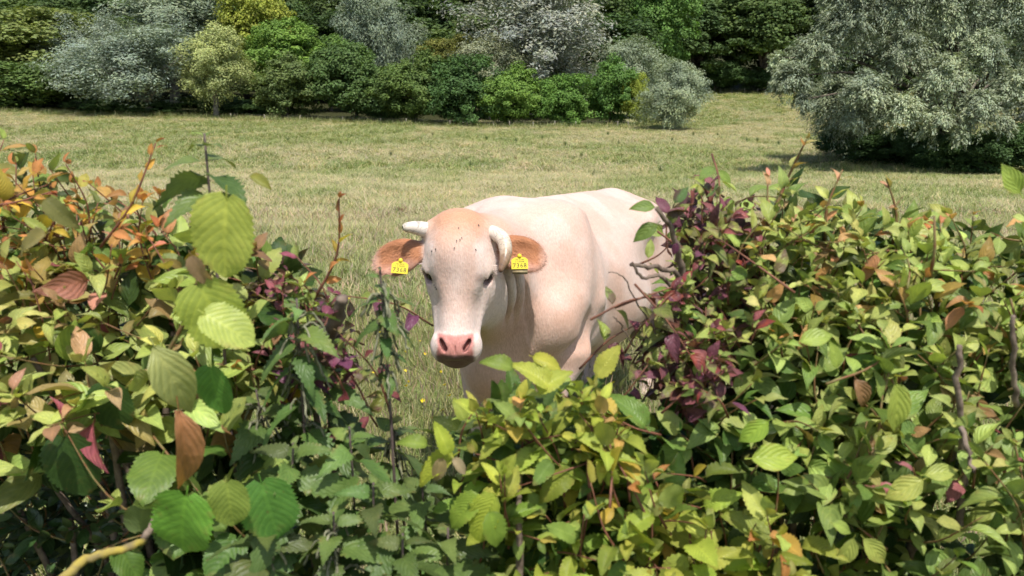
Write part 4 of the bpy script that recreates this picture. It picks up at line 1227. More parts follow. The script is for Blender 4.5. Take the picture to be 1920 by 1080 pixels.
def woody(pl, pts, r0, r1, mat=None):
    P = catmull_([np.array(at(*p)) for p in pts], 5); P = P + HR.normal(0, .0016, P.shape)
    pl.wood.append((P, np.linspace(r0, r1, len(P)) * HR.uniform(.92, 1.1, len(P)), mat or M_WOOD))
def stems_down(pl, px, py, y, n=3, spread=60):
    """main stems from the ground up into the shrub"""
    for i in range(n):
        top = np.array(at(px + HR.normal(0, spread), py + HR.normal(0, 30), y + .12 + .1 * HR.random()))
        r = np.array(pl.root.location); b = r + np.array([HR.normal(0, .05), .12 + HR.normal(0, .05), 0])
        pl.wood.append((catmull_([b, b * .6 + top * .4 + HR.normal(0, .03, 3), b * .25 + top * .75 + HR.normal(0, .03, 3), top], 4), np.linspace(.014, .005, 13)))

YG = (.34, .41, .115); YG2 = (.45, .49, .15); MG = (.15, .235, .055); DG = (.055, .10, .022)
ORG = (.62, .27, .10); YLW = (.62, .46, .07); PNK = (.36, .12, .14); PUR = (.15, .045, .10); RED = (.33, .06, .05); OLV_ = (.26, .26, .07); BRZ = (.34, .22, .10)

# --- upper left: hornbeam tipped orange and yellow
p = Plant('hornbeam_shrub', 'hornbeam shrub with orange and yellow young leaves along the hedge top beside the nettle', 'shrub', 150, 1.55, stem_mat=M_RSTEM)
fill(p, 'hornbeam', [(-420, 262), (50, 268), (110, 300), (180, 330), (300, 362), (330, 420), (290, 500), (120, 520), (-420, 520)], 120, .050, pal((3, YLW, ORG), (3, YG, ORG), (2, OLV_, ORG), (3, MG, YG), (1, (.55, .25, .20), ORG)),
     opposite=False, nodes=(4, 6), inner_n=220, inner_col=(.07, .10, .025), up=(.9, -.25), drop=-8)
stems_down(p, 150, 430, 1.5)
for a, b in (((190, 430), (292, 268)), ((570, 540), (636, 372)), ((-10, 376), (95, 360))):      # long red shoots
    pa, pb = np.array(at(*a, 1.42)), np.array(at(*b, 1.40))
    shoot(p, 'hornbeam', pb, pb - pa, np.linalg.norm(pb - pa) * 1.1, 9, .030, pal((1, ORG, (.5, .16, .08)), (1, YLW, ORG)), opposite=False, spread=32, stem_r=.0022)

p = Plant('dogwood_bush', 'dogwood bush in the hedge with long pale leaves and a few magenta ones', 'shrub', 110, 1.2)
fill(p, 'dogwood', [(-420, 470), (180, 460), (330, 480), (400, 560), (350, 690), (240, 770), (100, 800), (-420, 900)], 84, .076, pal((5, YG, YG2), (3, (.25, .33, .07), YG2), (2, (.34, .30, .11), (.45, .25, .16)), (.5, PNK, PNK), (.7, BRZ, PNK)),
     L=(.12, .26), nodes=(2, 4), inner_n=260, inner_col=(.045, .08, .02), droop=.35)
stems_down(p, 120, 700, 1.15)

p = Plant('hazel_bush', 'hazel with the largest veined light green leaves of the hedge', 'shrub', 420, 1.25)
fill(p, 'hazel', [(330, 400), (480, 420), (560, 500), (520, 620), (480, 700), (330, 640), (300, 520)], 13, .075, pal((3, YG, YG2), (3, MG, YG), (1, BRZ, BRZ)), nodes=(2, 3), opposite=False, inner_n=120, inner_col=(.05, .09, .022), dy=.05, spread_y=.06)
fill(p, 'hornbeam', [(300, 380), (420, 400), (540, 440), (600, 520), (560, 640), (460, 700), (330, 620)], 26, .055, pal((3, YG, YG2), (3, MG, YG), (2, YLW, ORG), (1, BRZ, BRZ)), nodes=(3, 5), opposite=False, dy=.08, inner_n=120)
fill(p, 'hazel', [(300, 800), (470, 760), (560, 900), (560, 1130), (280, 1130)], 16, .082, pal((3, (.12, .23, .045), MG), (3, MG, YG), (1, YG, YG)), nodes=(2, 3), opposite=False, inner_n=200, inner_col=(.04, .08, .02), dy=.06, droop=.5)
def big(pl, sp, b, t, y, size_k, nh, col, var=0, yb=None):
    A = np.array(at(*b, yb or y)); B = np.array(at(*t, y)); D = B - A
    L = np.linalg.norm(D); pl.leaf(sp, A - unit(D) * L * .16 * size_k, D, nh, L * size_k, col, var=var); pl.leaves[-1][5] = 1e6
BIGS = [('hazel', (425, 372), (415, 525), 1.02, (-.1, -1, .35), (.40, .46, .10), 0), ('hazel', (375, 535), (455, 690), 1.04, (-.2, -.8, .7), (.36, .44, .09), 1), ('hazel', (385, 590), (500, 655), 1.00, (.1, -.7, .8), (.40, .48, .12), 0),
        ('hornbeam', (360, 480), (400, 560), 1.03, (-.3, -.9, .4), (.36, .24, .15), 1), ('hazel', (350, 930), (320, 1060), .98, (0, -.9, .5), (.15, .33, .05), 2), ('hazel', (425, 905), (440, 1010), 1.0, (.2, -.9, .4), (.24, .32, .07), 0),
        ('hazel', (490, 905), (530, 1040), 1.04, (.1, -.7, .7), (.10, .24, .05), 0), ('dogwood', (290, 650), (385, 815), .98, (.45, -.85, .25), (.36, .39, .15), 3), ('hazel', (395, 690), (420, 800), 1.08, (-.3, -.8, .2), (.10, .24, .045), 0),
        ('hornbeam', (85, 375), (155, 440), 1.20, (-.2, -.8, .6), (.22, .22, .08), 1), ('hornbeam', (85, 440), (5, 475), 1.15, (-.1, -.7, .7), (.25, .22, .08), 1),
        ('hornbeam', (470, 330), (520, 352), 1.15, (0, -.6, .8), (.26, .27, .06), 1), ('hazel', (200, 720), (230, 830), 1.2, (0, -.9, .4), (.05, .10, .025), 0), ('hazel', (120, 820), (170, 960), 1.15, (.1, -.9, .4), (.04, .085, .022), 0)]
for i_, (sp_, b, t_, y, nh, c, v_) in enumerate(BIGS): big(p, sp_, b, t_, y, 1.0 if i_ in (0, 4) else .82, nh, c, v_)
big(p, 'dogwood', (335, 770), (372, 940), .99, 1.0, (.8, -.75, 0), (.42, .20, .10), 3)          # dead leaf hanging
p.leaves[-1].append('brown dead leaf hanging'); p.leaves[-1][2][:3, 0] *= .55
stems_down(p, 400, 650, 1.2, 2, 40)
pa, pb = np.array(at(300, 690, 1.10)), np.array(at(385, 465, 1.06)); p.tubes.append((catmull_([pa, (pa + pb) / 2 + [.01, 0, 0], pb], 5), np.linspace(.0035, .002, 11)))
woody(p, [(270, 1010, 1.05), (230, 1030, 1.02), (170, 1045, 1.0), (110, 1090, .97)], .0055, .007, M_LICH)
woody(p, [(340, 930, 1.1), (300, 960, 1.08), (270, 1010, 1.05)], .004, .0055)

p = Plant('privet_shrub', 'dark glossy small leaved privet low in the shaded hedge foot', 'shrub', 100, 1.2)
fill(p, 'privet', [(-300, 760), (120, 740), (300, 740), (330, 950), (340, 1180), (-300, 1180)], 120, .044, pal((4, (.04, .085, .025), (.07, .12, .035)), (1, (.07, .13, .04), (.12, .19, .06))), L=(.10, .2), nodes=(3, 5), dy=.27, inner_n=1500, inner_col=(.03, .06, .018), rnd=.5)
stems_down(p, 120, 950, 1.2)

p = Plant('reddish_dogwood', 'dogwood with dull red and purple leaves next to the meadow gap', 'shrub', 600, 1.4, stem_mat=M_RSTEM)
fill(p, 'purple_dogwood', [(500, 440), (560, 450), (620, 520), (660, 560), (655, 640), (600, 690), (500, 660), (470, 540)], 32, .042, pal((3, (.22, .25, .06), YG), (3, (.20, .06, .07), PNK), (2, PUR, (.3, .08, .12)), (3, (.30, .30, .09), (.45, .30, .18))), nodes=(2, 4), dy=.06, inner_n=160, inner_col=(.06, .05, .025))
fill(p, 'dogwood', [(490, 460), (590, 540), (600, 640), (490, 640)], 12, .050, pal((3, MG, YG), (1, YG, YG2)), nodes=(2, 3), dy=.10)
woody(p, [(610, 700, 1.42), (612, 640, 1.38), (632, 600, 1.33), (640, 560, 1.30)], .014, .010)
stems_down(p, 590, 640, 1.38, 2, 30)

# --- nettles
def nettle(px, py_top, y, h, label, leaf=.075, catk=True, lean=0.0, n=None, tone=1.0):
    p = Plant('stinging_nettle', label, 'nettle', px, y, 'stinging nettles growing through the hedge', M_NSTEM)
    top = np.array(at(px, py_top, y)); b = np.array(p.root.location); b[0] = top[0] - lean; b[1] = y + .04
    path = catmull_([b, b * .5 + top * .5 + [HR.normal(0, .012), 0, 0], b * .15 + top * .85 + [HR.normal(0, .006), 0, 0], top], 6)
    p.tubes.append((path, np.linspace(.0042, .0018, len(path))))
    Ls = np.linalg.norm(top - b); nn = n or int(h / .052); phi = HR.random() * 3.14
    seg = np.linspace(0, 1, len(path))
    for i in range(nn):
        s = .012 + h * (i / nn) ** 1.25; t = 1 - s / Ls
        q = np.array([np.interp(t, seg, path[:, k]) for k in range(3)])
        sz = leaf * min(1, .22 + .9 * (i / 3.5)) * HR.uniform(.85, 1.15)
        for k in range(2):
            f = phi + k * math.pi + HR.normal(0, .15); S = np.array([math.cos(f), math.sin(f), 0])
            p.leaf('nettle', q, S * .95 + np.array([0, 0, .55 - .22 * min(i, 4)]), np.array([0, -.15, 1]) + S * .35 + HR.normal(0, .32, 3), sz,
                   jit(lerpc((.19, .27, .08), (.085, .155, .038), min(1, i / 5)) * tone, .14))
            if catk and i >= 2:
                for c in range(2):
                    S2 = S + HR.normal(0, .5, 3); L = HR.uniform(.025, .055); e = q + np.array([S2[0] * .7, S2[1] * .7, 0]) * L; m_ = (q + e) / 2 + [0, 0, .008]; e = e + [0, 0, -L * .75]
                    cp = catmull_([q, m_, e], 6); p.extra.append((cp + HR.normal(0, .0009, cp.shape), .0016 + .0012 * HR.random(len(cp))))
        phi += math.pi / 2
    return p
nettle(383, 250, 1.26, .30, 'nettle standing above the hedge top behind the largest hazel leaf', .085, False)
nettle(556, 560, 1.22, .55, 'flowering nettle with grey tassels in front of the reddish dogwood', .075)
nettle(712, 500, 1.25, .50, 'tall flowering nettle reaching up in front of the cow ear tag', .048)
for k, (px, py, y) in enumerate(((480, 730, 1.24), (610, 690, 1.32), (655, 800, 1.16), (735, 790, 1.34), (550, 830, 1.12), (700, 905, 1.10), (625, 960, 1.06), (790, 900, 1.20), (840, 990, 1.10), (500, 980, 1.06), (755, 1000, 1.06), (580, 900, 1.25))):
    nettle(px, py, y, .40, 'green stinging nettle among the low nettles between hazel and hornbeam', HR.uniform(.075, .115), k % 3 == 0, HR.normal(0, .05), tone=HR.uniform(.62, 1.0))

# --- centre: hornbeam
p = Plant('young_hornbeam', 'yellow green hornbeam shrub with ribbed leaves below the cow chest', 'shrub', 1050, 1.12, stem_mat=M_RSTEM)
HBC = pal((6, (.31, .40, .065), (.42, .46, .085)), (3, (.22, .33, .06), (.42, .45, .085)), (.8, (.52, .43, .07), (.58, .38, .14)), (1.5, MG, YG))
fill(p, 'hornbeam', [(890, 735), (950, 700), (1060, 705), (1150, 720), (1210, 760), (1220, 850), (1120, 900), (900, 900), (860, 860)], 62, .058, HBC, L=(.10, .2), nodes=(3, 5), opposite=False, inner_n=260, inner_col=(.07, .115, .025), spread_y=.07, droop=.35)
fill(p, 'hornbeam', [(900, 860), (1180, 860), (1250, 960), (1180, 1130), (960, 1130), (880, 960)], 42, .060, pal((4, (.32, .41, .07), (.45, .47, .09)), (3, (.20, .30, .06), YG), (1.5, (.11, .20, .045), MG)), L=(.10, .2), nodes=(3, 5), opposite=False, inner_n=260, inner_col=(.05, .095, .022), dy=.03, droop=.4)
for b, t_, y, c in (((840, 850), (822, 795), 1.10, (.38, .46, .06)), ((800, 835), (745, 820), 1.12, (.24, .33, .06)), ((850, 855), (770, 900), 1.12, (.40, .45, .06)), ((850, 860), (875, 890), 1.08, (.45, .36, .24)), ((830, 860), (815, 905), 1.10, (.36, .28, .15)),
                  ((930, 930), (880, 1020), 1.06, (.36, .44, .06)), ((900, 930), (830, 990), 1.08, (.28, .40, .06)), ((920, 960), (935, 1030), 1.04, (.24, .36, .06)), ((1000, 670), (1055, 690), 1.14, (.46, .46, .07)), ((960, 690), (905, 668), 1.13, (.22, .30, .06)),
                  ((1120, 705), (1158, 648), 1.16, (.42, .43, .08)), ((1030, 725), (975, 672), 1.12, (.42, .46, .08)), ((1010, 735), (1065, 690), 1.12, (.40, .45, .08))):
    big(p, 'hornbeam', b, t_, y, 1.0, (HR.normal(0, .2), -.6, .8), c, int(HR.integers(4)))
woody(p, [(975, 1130, 1.12), (972, 1000, 1.12), (975, 860, 1.14)], .007, .004)
stems_down(p, 1050, 850, 1.15, 3, 50)
p = Plant('golden_hornbeam', 'golden hornbeam growth at the foot of the green dogwood', 'shrub', 1330, 1.08, stem_mat=M_RSTEM)
fill(p, 'hornbeam', [(1190, 870), (1290, 840), (1390, 850), (1450, 940), (1500, 1020), (1520, 1130), (1150, 1130)], 62, .060, pal((5, (.34, .41, .075), (.46, .46, .095)), (.8, (.56, .43, .08), ORG), (2, (.30, .36, .05), YG2), (1, MG, YG)), L=(.10, .2), nodes=(3, 5), opposite=False, inner_n=260, inner_col=(.06, .10, .022), droop=.35)
stems_down(p, 1330, 950, 1.1, 3, 60)

# --- purple dogwood
PUC = pal((2.6, (.21, .08, .085), (.34, .12, .12)), (1.6, (.17, .065, .10), (.26, .09, .13)), (4.5, (.20, .23, .065), YG), (3, (.28, .33, .08), (.36, .40, .10)), (1.2, PNK, PNK), (1, (.14, .06, .04), RED))
p = Plant('purple_dogwood', 'purple leaved dogwood with dry twigs against the cow flank', 'shrub', 1300, 1.45, stem_mat=M_RSTEM)
fill(p, 'purple_dogwood', [(1250, 400), (1280, 362), (1340, 360), (1390, 385), (1420, 450), (1440, 600), (1400, 700), (1310, 750), (1230, 720), (1200, 670), (1215, 600), (1270, 560), (1290, 480)], 88, .041, PUC, L=(.08, .18), nodes=(2, 4), dy=.03, inner_n=320, inner_col=(.07, .035, .03), rnd=.5, drop=-12)
fill(p, 'dogwood', [(1255, 392), (1330, 360), (1420, 450), (1440, 640), (1380, 700), (1270, 620)], 34, .042, pal((3, MG, YG), (2, YG, YG2)), L=(.08, .16), nodes=(2, 3), dy=.05, rnd=.5)
for b, t_, c in (((1228, 388), (1180, 388), (.17, .25, .06)), ((1232, 420), (1186, 452), (.15, .22, .05)), ((1262, 590), (1235, 590), (.33, .43, .07)), ((1245, 690), (1238, 720), (.36, .42, .08)), ((1345, 690), (1310, 700), (.38, .11, .16)), ((1270, 455), (1262, 480), PUR), ((1420, 690), (1480, 662), (.36, .42, .09)), ((1265, 380), (1290, 350), (.12, .20, .07))):
    big(p, 'dogwood' if c[1] > .2 else 'purple_dogwood', b, t_, 1.32, 1.0, (HR.normal(0, .3), -.7, .7), c)
for pts, r in (([(1280, 560, 1.38), (1240, 520, 1.34), (1205, 520, 1.32), (1185, 492, 1.31)], .004), ([(1285, 540, 1.4), (1262, 508, 1.36), (1215, 500, 1.33), (1184, 497, 1.31)], .0055), ([(1300, 600, 1.42), (1275, 500, 1.38), (1262, 440, 1.35), (1232, 390, 1.33)], .007),
               ([(1240, 640, 1.38), (1190, 560, 1.34), (1168, 520, 1.32), (1142, 510, 1.31)], .0016), ([(1190, 650, 1.34), (1165, 610, 1.32), (1150, 595, 1.31)], .0016)):
    woody(p, pts, r, r * .55)
stems_down(p, 1300, 600, 1.42, 3, 40)

# --- right: green dogwood in several bushes
GDC = pal((5, (.33, .41, .11), (.47, .51, .16)), (3, (.23, .32, .08), YG2), (3, MG, YG), (.6, (.50, .36, .10), (.62, .30, .16)), (.5, BRZ, ORG))
p = Plant('bright_dogwood', 'bright green dogwood crown with orange shoot tips rising highest of the hedge', 'shrub', 1530, 1.5)
fill(p, 'dogwood', [(1400, 440), (1440, 380), (1480, 330), (1530, 320), (1580, 350), (1660, 390), (1680, 520), (1640, 640), (1450, 640), (1410, 540)], 76, .053, GDC, L=(.08, .2), nodes=(2, 4), inner_n=300, inner_col=(.06, .10, .025))
for px, py in ((1512, 262), (1580, 318), (1662, 335), (1440, 335)):
    shoot(p, 'dogwood', at(px, py, 1.52), (HR.normal(0, .15), 0, 1), .14, 3, .036, pal((1, (.55, .32, .16), (.75, .36, .24)), (1, YG2, (.6, .40, .22))), spread=35, stem_r=.0028)
stems_down(p, 1540, 560, 1.45)
p = Plant('hedge_dogwood', 'yellowish green dogwood forming the flat clipped hedge top', 'shrub', 1790, 1.45)
fill(p, 'dogwood', [(1640, 400), (1760, 385), (1960, 385), (2340, 390), (2340, 640), (1660, 640)], 150, .053, GDC, L=(.08, .2), nodes=(2, 4), inner_n=330, inner_col=(.06, .10, .025), up=(.85, -.35))
big(p, 'dogwood', (1912, 362), (1882, 308), 1.2, 1.0, (-.3, -.8, .3), (.30, .40, .08), 0)
for a, b in (((1745, 520), (1752, 405)), ((1905, 640), (1895, 560))):
    pa, pb = np.array(at(*a, 1.3)), np.array(at(*b, 1.3)); p.tubes.append((np.array([pa, (pa + pb) / 2 + [.004, 0, 0], pb]), [.003, .0026, .002]))
stems_down(p, 1790, 560, 1.4)
DGC = pal((4, (.21, .30, .075), (.36, .43, .12)), (3, (.31, .39, .11), YG2), (3, (.11, .18, .04), MG), (.15, PNK, PNK), (.5, BRZ, BRZ))
p = Plant('leafy_dogwood', 'mid green dogwood with hanging leaves below the brightest crown', 'shrub', 1550, 1.25)
fill(p, 'dogwood', [(1420, 590), (1700, 600), (1720, 760), (1690, 900), (1560, 950), (1430, 830), (1400, 700)], 58, .062, DGC, L=(.10, .22), nodes=(2, 4), inner_n=330, inner_col=(.04, .075, .018), droop=.45, dy=.03)
for b, t_, c in (((1680, 720), (1685, 815), (.36, .44, .09)), ((1730, 900), (1660, 935), (.38, .42, .10)), ((1735, 890), (1800, 880), (.36, .42, .10)), ((1600, 1010), (1575, 1065), (.36, .42, .10)), ((1620, 1010), (1665, 1060), (.36, .42, .10)), ((1560, 980), (1600, 1000), (.30, .40, .09)), ((1500, 640), (1565, 625), (.32, .42, .09)), ((1570, 690), (1560, 640), (.30, .40, .08)), ((1440, 790), (1385, 830), (.28, .42, .06)), ((1410, 860), (1500, 855), (.34, .44, .07))):
    big(p, 'dogwood', b, t_, 1.08, 1.0, (HR.normal(0, .25), -.8, .6), c)
stems_down(p, 1560, 800, 1.2)
p = Plant('cut_dogwood', 'green dogwood with pale cut twig ends and dry brown leaves', 'shrub', 1840, 1.2)
fill(p, 'dogwood', [(1690, 600), (1980, 610), (2340, 610), (2340, 1130), (1720, 1130), (1690, 900)], 128, .058, DGC, L=(.10, .22), nodes=(2, 4), inner_n=360, inner_col=(.04, .075, .018), droop=.45, dy=.02)
stems_down(p, 1830, 800, 1.15)
for pts, r in (([(1800, 1000, 1.20), (1808, 880, 1.18), (1802, 800, 1.16), (1796, 690, 1.15), (1798, 650, 1.15)], .006), ([(1905, 760, 1.1), (1902, 690, 1.08), (1898, 590, 1.07)], .0045), ([(1800, 800, 1.08), (1815, 850, 1.06), (1825, 885, 1.05)], .004)): woody(p, pts, r, r * .7)
p = Plant('low_dogwood', 'dark leaved dogwood at the shaded foot of the hedge with pale leaf pairs', 'shrub', 1600, 1.15)
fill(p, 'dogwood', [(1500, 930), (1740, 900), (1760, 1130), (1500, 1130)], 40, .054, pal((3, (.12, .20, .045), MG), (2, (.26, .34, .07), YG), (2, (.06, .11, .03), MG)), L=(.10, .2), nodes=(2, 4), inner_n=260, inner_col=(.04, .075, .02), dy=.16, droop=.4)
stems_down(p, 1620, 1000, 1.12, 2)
p = Plant('shaded_hazel', 'dark green hazel leaves in shade between purple dogwood and golden hornbeam', 'shrub', 1300, 1.35)
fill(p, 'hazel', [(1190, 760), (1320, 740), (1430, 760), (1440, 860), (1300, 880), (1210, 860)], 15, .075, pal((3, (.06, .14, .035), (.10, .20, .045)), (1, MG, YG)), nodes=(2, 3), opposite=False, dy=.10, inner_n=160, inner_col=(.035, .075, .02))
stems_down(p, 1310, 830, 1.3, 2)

# --- which leaves show: paint discs front to back, then split each plant in single leaves and one mass
def rank_leaves():
    allv = []
    for pl in PLANTS:
        for lf in pl.leaves:
            c = lf[2][:3, 3] + lf[2][:3, 1] * .5; allv.append((c[1], lf, c))
    allv.sort(key=lambda q: q[0])
    Wd, Hd = 480, 270; occ = np.zeros((Hd, Wd), bool)
    cp, sp_ = math.cos(PITCH), math.sin(PITCH)
    for _, lf, c in allv:
        v = c - np.array([0, 0, CAM_Z]); dep = v[1] * cp - v[2] * sp_; yy = v[1] * sp_ + v[2] * cp
        px = (v[0] / dep * F_PX + 960) / 4; py = (540 - yy / dep * F_PX) / 4
        r = max(1, int(np.linalg.norm(lf[2][:3, 1]) * .36 / dep * F_PX / 4))
        x0, x1, y0, y1 = max(0, int(px - r)), min(Wd, int(px + r + 1)), max(0, int(py - r)), min(Hd, int(py + r + 1))
        if x1 <= x0 or y1 <= y0: continue
        sub = occ[y0:y1, x0:x1]; lf[5] += float((~sub).sum()); sub[:] = True
def leaf_mass(name, items, pl):
    by = {}
    for lf in items: by.setdefault(lf[0], []).append(lf)
    for sp, ls in by.items():
        Vs, Fs, Us, Cs = [], [], [], []; o = 0
        for lf in ls:
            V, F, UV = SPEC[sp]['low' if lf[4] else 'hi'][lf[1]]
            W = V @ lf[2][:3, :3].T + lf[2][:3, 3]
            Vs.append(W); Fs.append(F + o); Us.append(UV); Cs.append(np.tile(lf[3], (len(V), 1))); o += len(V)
        me = mesh_np('leaf_mass', np.concatenate(Vs), np.concatenate(Fs), True, np.concatenate(Us), np.concatenate(Cs))
        ob = obj('leaf_mass', me, SPEC[sp]['ma'], pl.root); tag(ob, kind='stuff')
rank_leaves()
_tot = 0
for pl in PLANTS:
    pl.leaves.sort(key=lambda l: -l[5])
    inv = Matrix.Translation(pl.root.location).inverted()
    single = [l for l in pl.leaves[:300] if l[5] > 0]; rest = pl.leaves[len(single):]
    for lf in single:
        o = bpy.data.objects.new('leaf', SPEC[lf[0]]['meshes'][lf[1]]); COL.objects.link(o)
        o.parent = pl.root; o.matrix_parent_inverse = inv; o.matrix_basis = Matrix(lf[2].tolist()); o.color = (*lf[3], 1)
        if len(lf) > 6: o['label'] = lf[6]
    _tot += len(single)
    if rest: leaf_mass('leaf_mass', rest, pl)
    if pl.root.name.split('.')[0] == 'stinging_nettle': obj('stem', tubes_mesh('stem', pl.tubes, 6), pl.mat, pl.root)
    elif pl.tubes: tag(obj('twigs', tubes_mesh('twigs', pl.tubes, 5), pl.mat, pl.root), kind='stuff')
    for w_ in pl.wood: obj('branch', tubes_mesh('branch', [w_[:2]], 7), w_[2] if len(w_) > 2 else M_WOOD, pl.root)
    if pl.extra: tag(obj('flower_tassels', tubes_mesh('flower_tassels', pl.extra, 4), M_CATK, pl.root), kind='stuff')
print('plants', len(PLANTS), 'single leaves', _tot, 'all', sum(len(p.leaves) for p in PLANTS))
# ------------------------------------------------------------------ fence, field plants, buttercups, flies
M_POST = simple_mat('weathered_post', (.34, .30, .25), .9, .35, 8, .01)
M_WIRE = simple_mat('wire', (.22, .21, .20), .5, .2, 10)
def fence(name, pts, y, label, h=1.0, brace=None):
    W = [np.array([at(px, 180, yy).x, yy, 0.0]) for px, yy in zip(pts, y)]
    for q in W: q[2] = ground(q[0], q[1])
    t = empty(name, tuple(W[0])); tag(t, label, 'fence')
    rg = np.random.default_rng(2); tops = []
    for q in W:
        hh = h * (.9 + .2 * rg.random()); tl = rg.normal(0, .04, 2); tp = q + np.array([tl[0], tl[1], hh]); tops.append(tp)
        obj('post', tubes_mesh('post', [([q - [0, 0, .3], (q + tp) / 2, tp], [.07, .068, .06])], 8), M_POST, t)
    if brace is not None:
        q = W[brace]
        for s in (-1, 1):
            obj('brace', tubes_mesh('brace', [([q + [s * 1.5, 0, .05], q + [s * .75, .0, .45], q + [0, 0, .85]], .05)], 6), M_POST, t)
    for f in (.45, .75, .97):
        obj('wire', tubes_mesh('wire', [(np.array([a * (1 - f) + b * f for a, b in zip(W, tops)]), .004)], 4), M_WIRE, t)
fence('post_fence', [430, 492, 560, 640, 712, 760, 843, 875, 925, 956, 1000, 1041, 1080, 1160, 1180], np.linspace(107.5, 106.5, 15), 'thin wire fence on weathered posts along the hedge row', .85, 7)
fence('far_fence', [1330, 1350, 1372, 1395, 1420, 1445], [199] * 6, 'far wire fence on posts at the edge of the dark wood', 1.2)

# rush tufts and docks standing in the meadow
def rush(px, py, h, rgb, name, label, cat, group, n=46, w=.006, spread=.5):
    # march down the sight line to the ground
    for y in np.geomspace(4, 130, 600):
        p = at(px, py, y)
        if p.z < ground(p.x, p.y): break
    rg = np.random.default_rng(int(px * 7 + py)); V = []; F = []; C = []
    k = max(1.0, y / 18)
    for i in range(n):
        a = rg.random() * 6.28; d = np.array([math.cos(a), math.sin(a), 0]); L = h * (.5 + .6 * rg.random()); S = np.array([-d[1], d[0], 0]) * w * k * .5
        b = d * rg.random() * h * .18; m = b + [0, 0, L * .6] + d * L * spread * .25 * rg.random(); e = b + [0, 0, L] + d * L * spread * rg.random()
        o = len(V); V += [b - S, b + S, m - S * .8, m + S * .8, e]; F += [(o, o + 1, o + 3), (o, o + 3, o + 2), (o + 2, o + 3, o + 4)]
        c = np.array(rgb) * (.7 + .6 * rg.random()); C += [c] * 5
    me = mesh_np(name, np.array(V), np.array(F), False, None, np.array(C)); me.materials.append(M_GRASS)
    o = bpy.data.objects.new(name, me); COL.objects.link(o); o.location = (p.x, p.y, ground(p.x, p.y) - .02)
    tag(o, label, cat, group)
for px, py in ((1238, 322), (1112, 330), (883, 312), (733, 290), (812, 252), (912, 258), (968, 262), (1016, 258), (1160, 268), (1060, 270), (1140, 250), (1260, 262), (1300, 250), (1345, 252), (1400, 262), (640, 268), (540, 262), (1090, 292), (1190, 285), (1420, 262), (1460, 268)):
    rush(px, py + 6, .62, (.10, .15, .05), 'rush_tuft', 'dark upright rush tuft standing in the meadow grass', 'rush', 'rush tufts in the meadow')
rush(755, 408, .42, (.20, .10, .06), 'dock_plant', 'rusty brown dock plant in the grass beside the cow horn', 'dock', None, 40, .012, .9)
rush(742, 404, .30, (.13, .18, .05), 'dock_plant', 'green leafy dock beside the rusty brown one', 'dock', None, 24, .02, 1.0)
rush(967, 304, .5, (.22, .12, .07), 'dock_plant', 'reddish dock standing alone in the middle of the meadow', 'dock', None, 30, .012, .7)

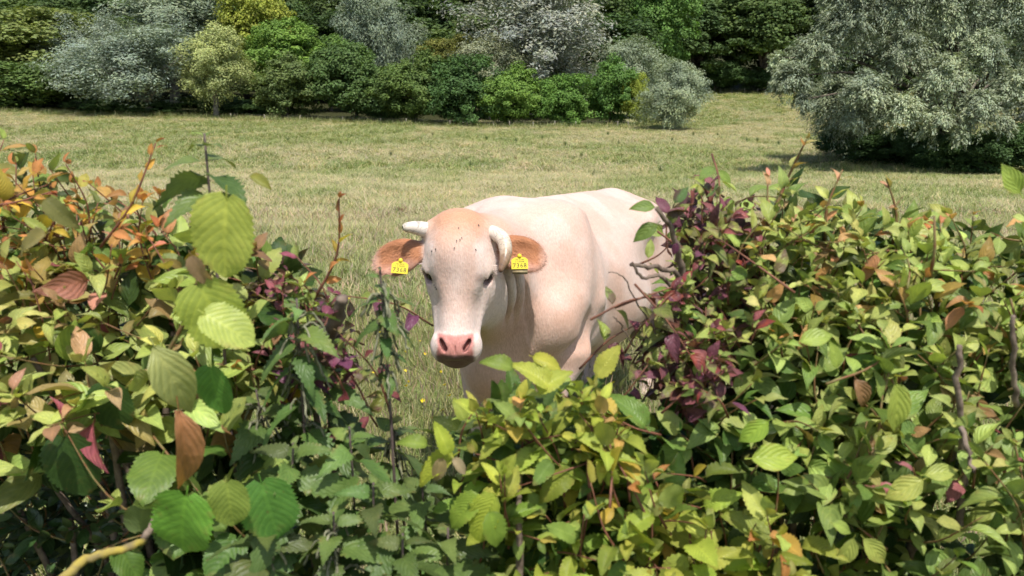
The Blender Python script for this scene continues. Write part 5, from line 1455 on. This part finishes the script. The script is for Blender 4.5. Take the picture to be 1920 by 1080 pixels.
M_BUT = simple_mat('buttercup_petal', (.85, .66, .02), .35, .1, 30, spec=.5)
M_BST = simple_mat('buttercup_stem', (.14, .20, .05), .6, .2, 30)
_bV = [(0, 0, -.003)]; _bF = []
for k in range(5):
    a = k * 1.2566; c, s_ = math.cos(a), math.sin(a); o = len(_bV)
    for r, da, z in ((.006, -.55, .001), (.012, -.42, .006), (.0125, .42, .006), (.006, .55, .001)):
        _bV.append((r * math.cos(a + da), r * math.sin(a + da), z))
    _bF += [(0, o, o + 1), (0, o + 1, o + 2), (0, o + 2, o + 3)]
_bud = bpy.data.meshes.new('flower'); _bud.from_pydata(_bV, [], _bF); _bud.materials.append(M_BUT)
for px, py in ((797, 664), (760, 696), (768, 716), (834, 722), (793, 752), (762, 724), (828, 698), (843, 742), (745, 672), (712, 625), (788, 640), (1150, 718), (1146, 702), (700, 700), (655, 560), (735, 590), (830, 770), (760, 660)):
    for y in np.linspace(2.3, 9, 800):
        p = at(px, py, y)
        if p.z < ground(p.x, p.y) + .24: break
    g = ground(p.x, p.y); t = empty('buttercup', (p.x, p.y, g)); tag(t, 'yellow buttercup flower in the meadow grass near the cow', 'buttercup', 'buttercups in the meadow')
    st = obj('stem', tubes_mesh('stem', [([(p.x, p.y, g - .02), (p.x + .008, p.y, g + .12), (p.x, p.y, p.z)], .0012)], 4), M_BST, t)
    f = bpy.data.objects.new('flower', _bud); COL.objects.link(f); f.parent = t; f.location = (0, 0, p.z - g); f.rotation_euler = (HR.normal(.5, .3), HR.normal(0, .3), HR.random() * 6); f.scale = (1.15,) * 3

# flies on the cow
M_FLY = simple_mat('fly_body', (.025, .02, .018), .4, .2, 90)
M_WING = simple_mat('fly_wing', (.12, .11, .10), .3, .2, 90)
_nn = np.zeros(len(_V) * 3, np.float32); _me.vertices.foreach_get('normal', _nn); _nn = _nn.reshape(-1, 3)
_hl = head_local(_V)
def fly(hx, hv):
    m = np.flatnonzero((_hl[:, 2] > -.16) & (np.abs(_hl[:, 0] - hx) < .012) & (np.abs(_hl[:, 1] - hv) < .012) & ((_nn @ _w) > .1))
    if not len(m): return
    i = m[np.argmax(_hl[m, 2])]
    n_ = Vector(_nn[i].tolist()); p = Vector(_V[i].tolist()) + n_ * .0035
    t = empty('fly', p); t.rotation_euler = n_.to_track_quat('Z', 'Y').to_euler(); t.scale = (.75,) * 3; tag(t, 'small dark fly sitting on the cow head', 'fly', 'flies on the cow')
    V, F = uv_sphere((0, 0, 0), (.0024, .0044, .0024), 8, 6); b = bpy.data.objects.new('fly_body', mesh_np('fly_body', V, F)); b.data.materials.append(M_FLY); COL.objects.link(b); b.parent = t
    for s in (-1, 1):
        me = bpy.data.meshes.new('wing'); me.from_pydata([(0, .001, .0022), (.003 * s, -.004, .0026), (.0018 * s, -.0065, .0022), (.0002 * s, -.005, .0024)], [], [(0, 1, 2, 3)]); me.materials.append(M_WING)
        b = bpy.data.objects.new('wing', me); COL.objects.link(b); b.parent = t
for hx, hv in ((.018, .048), (.032, .088), (.026, .092), (.013, .098), (-.085, .122), (-.10, .135), (.082, .122), (.085, .028), (-.004, .135), (-.088, .262), (-.085, .272), (-.093, .255)): fly(hx, hv)
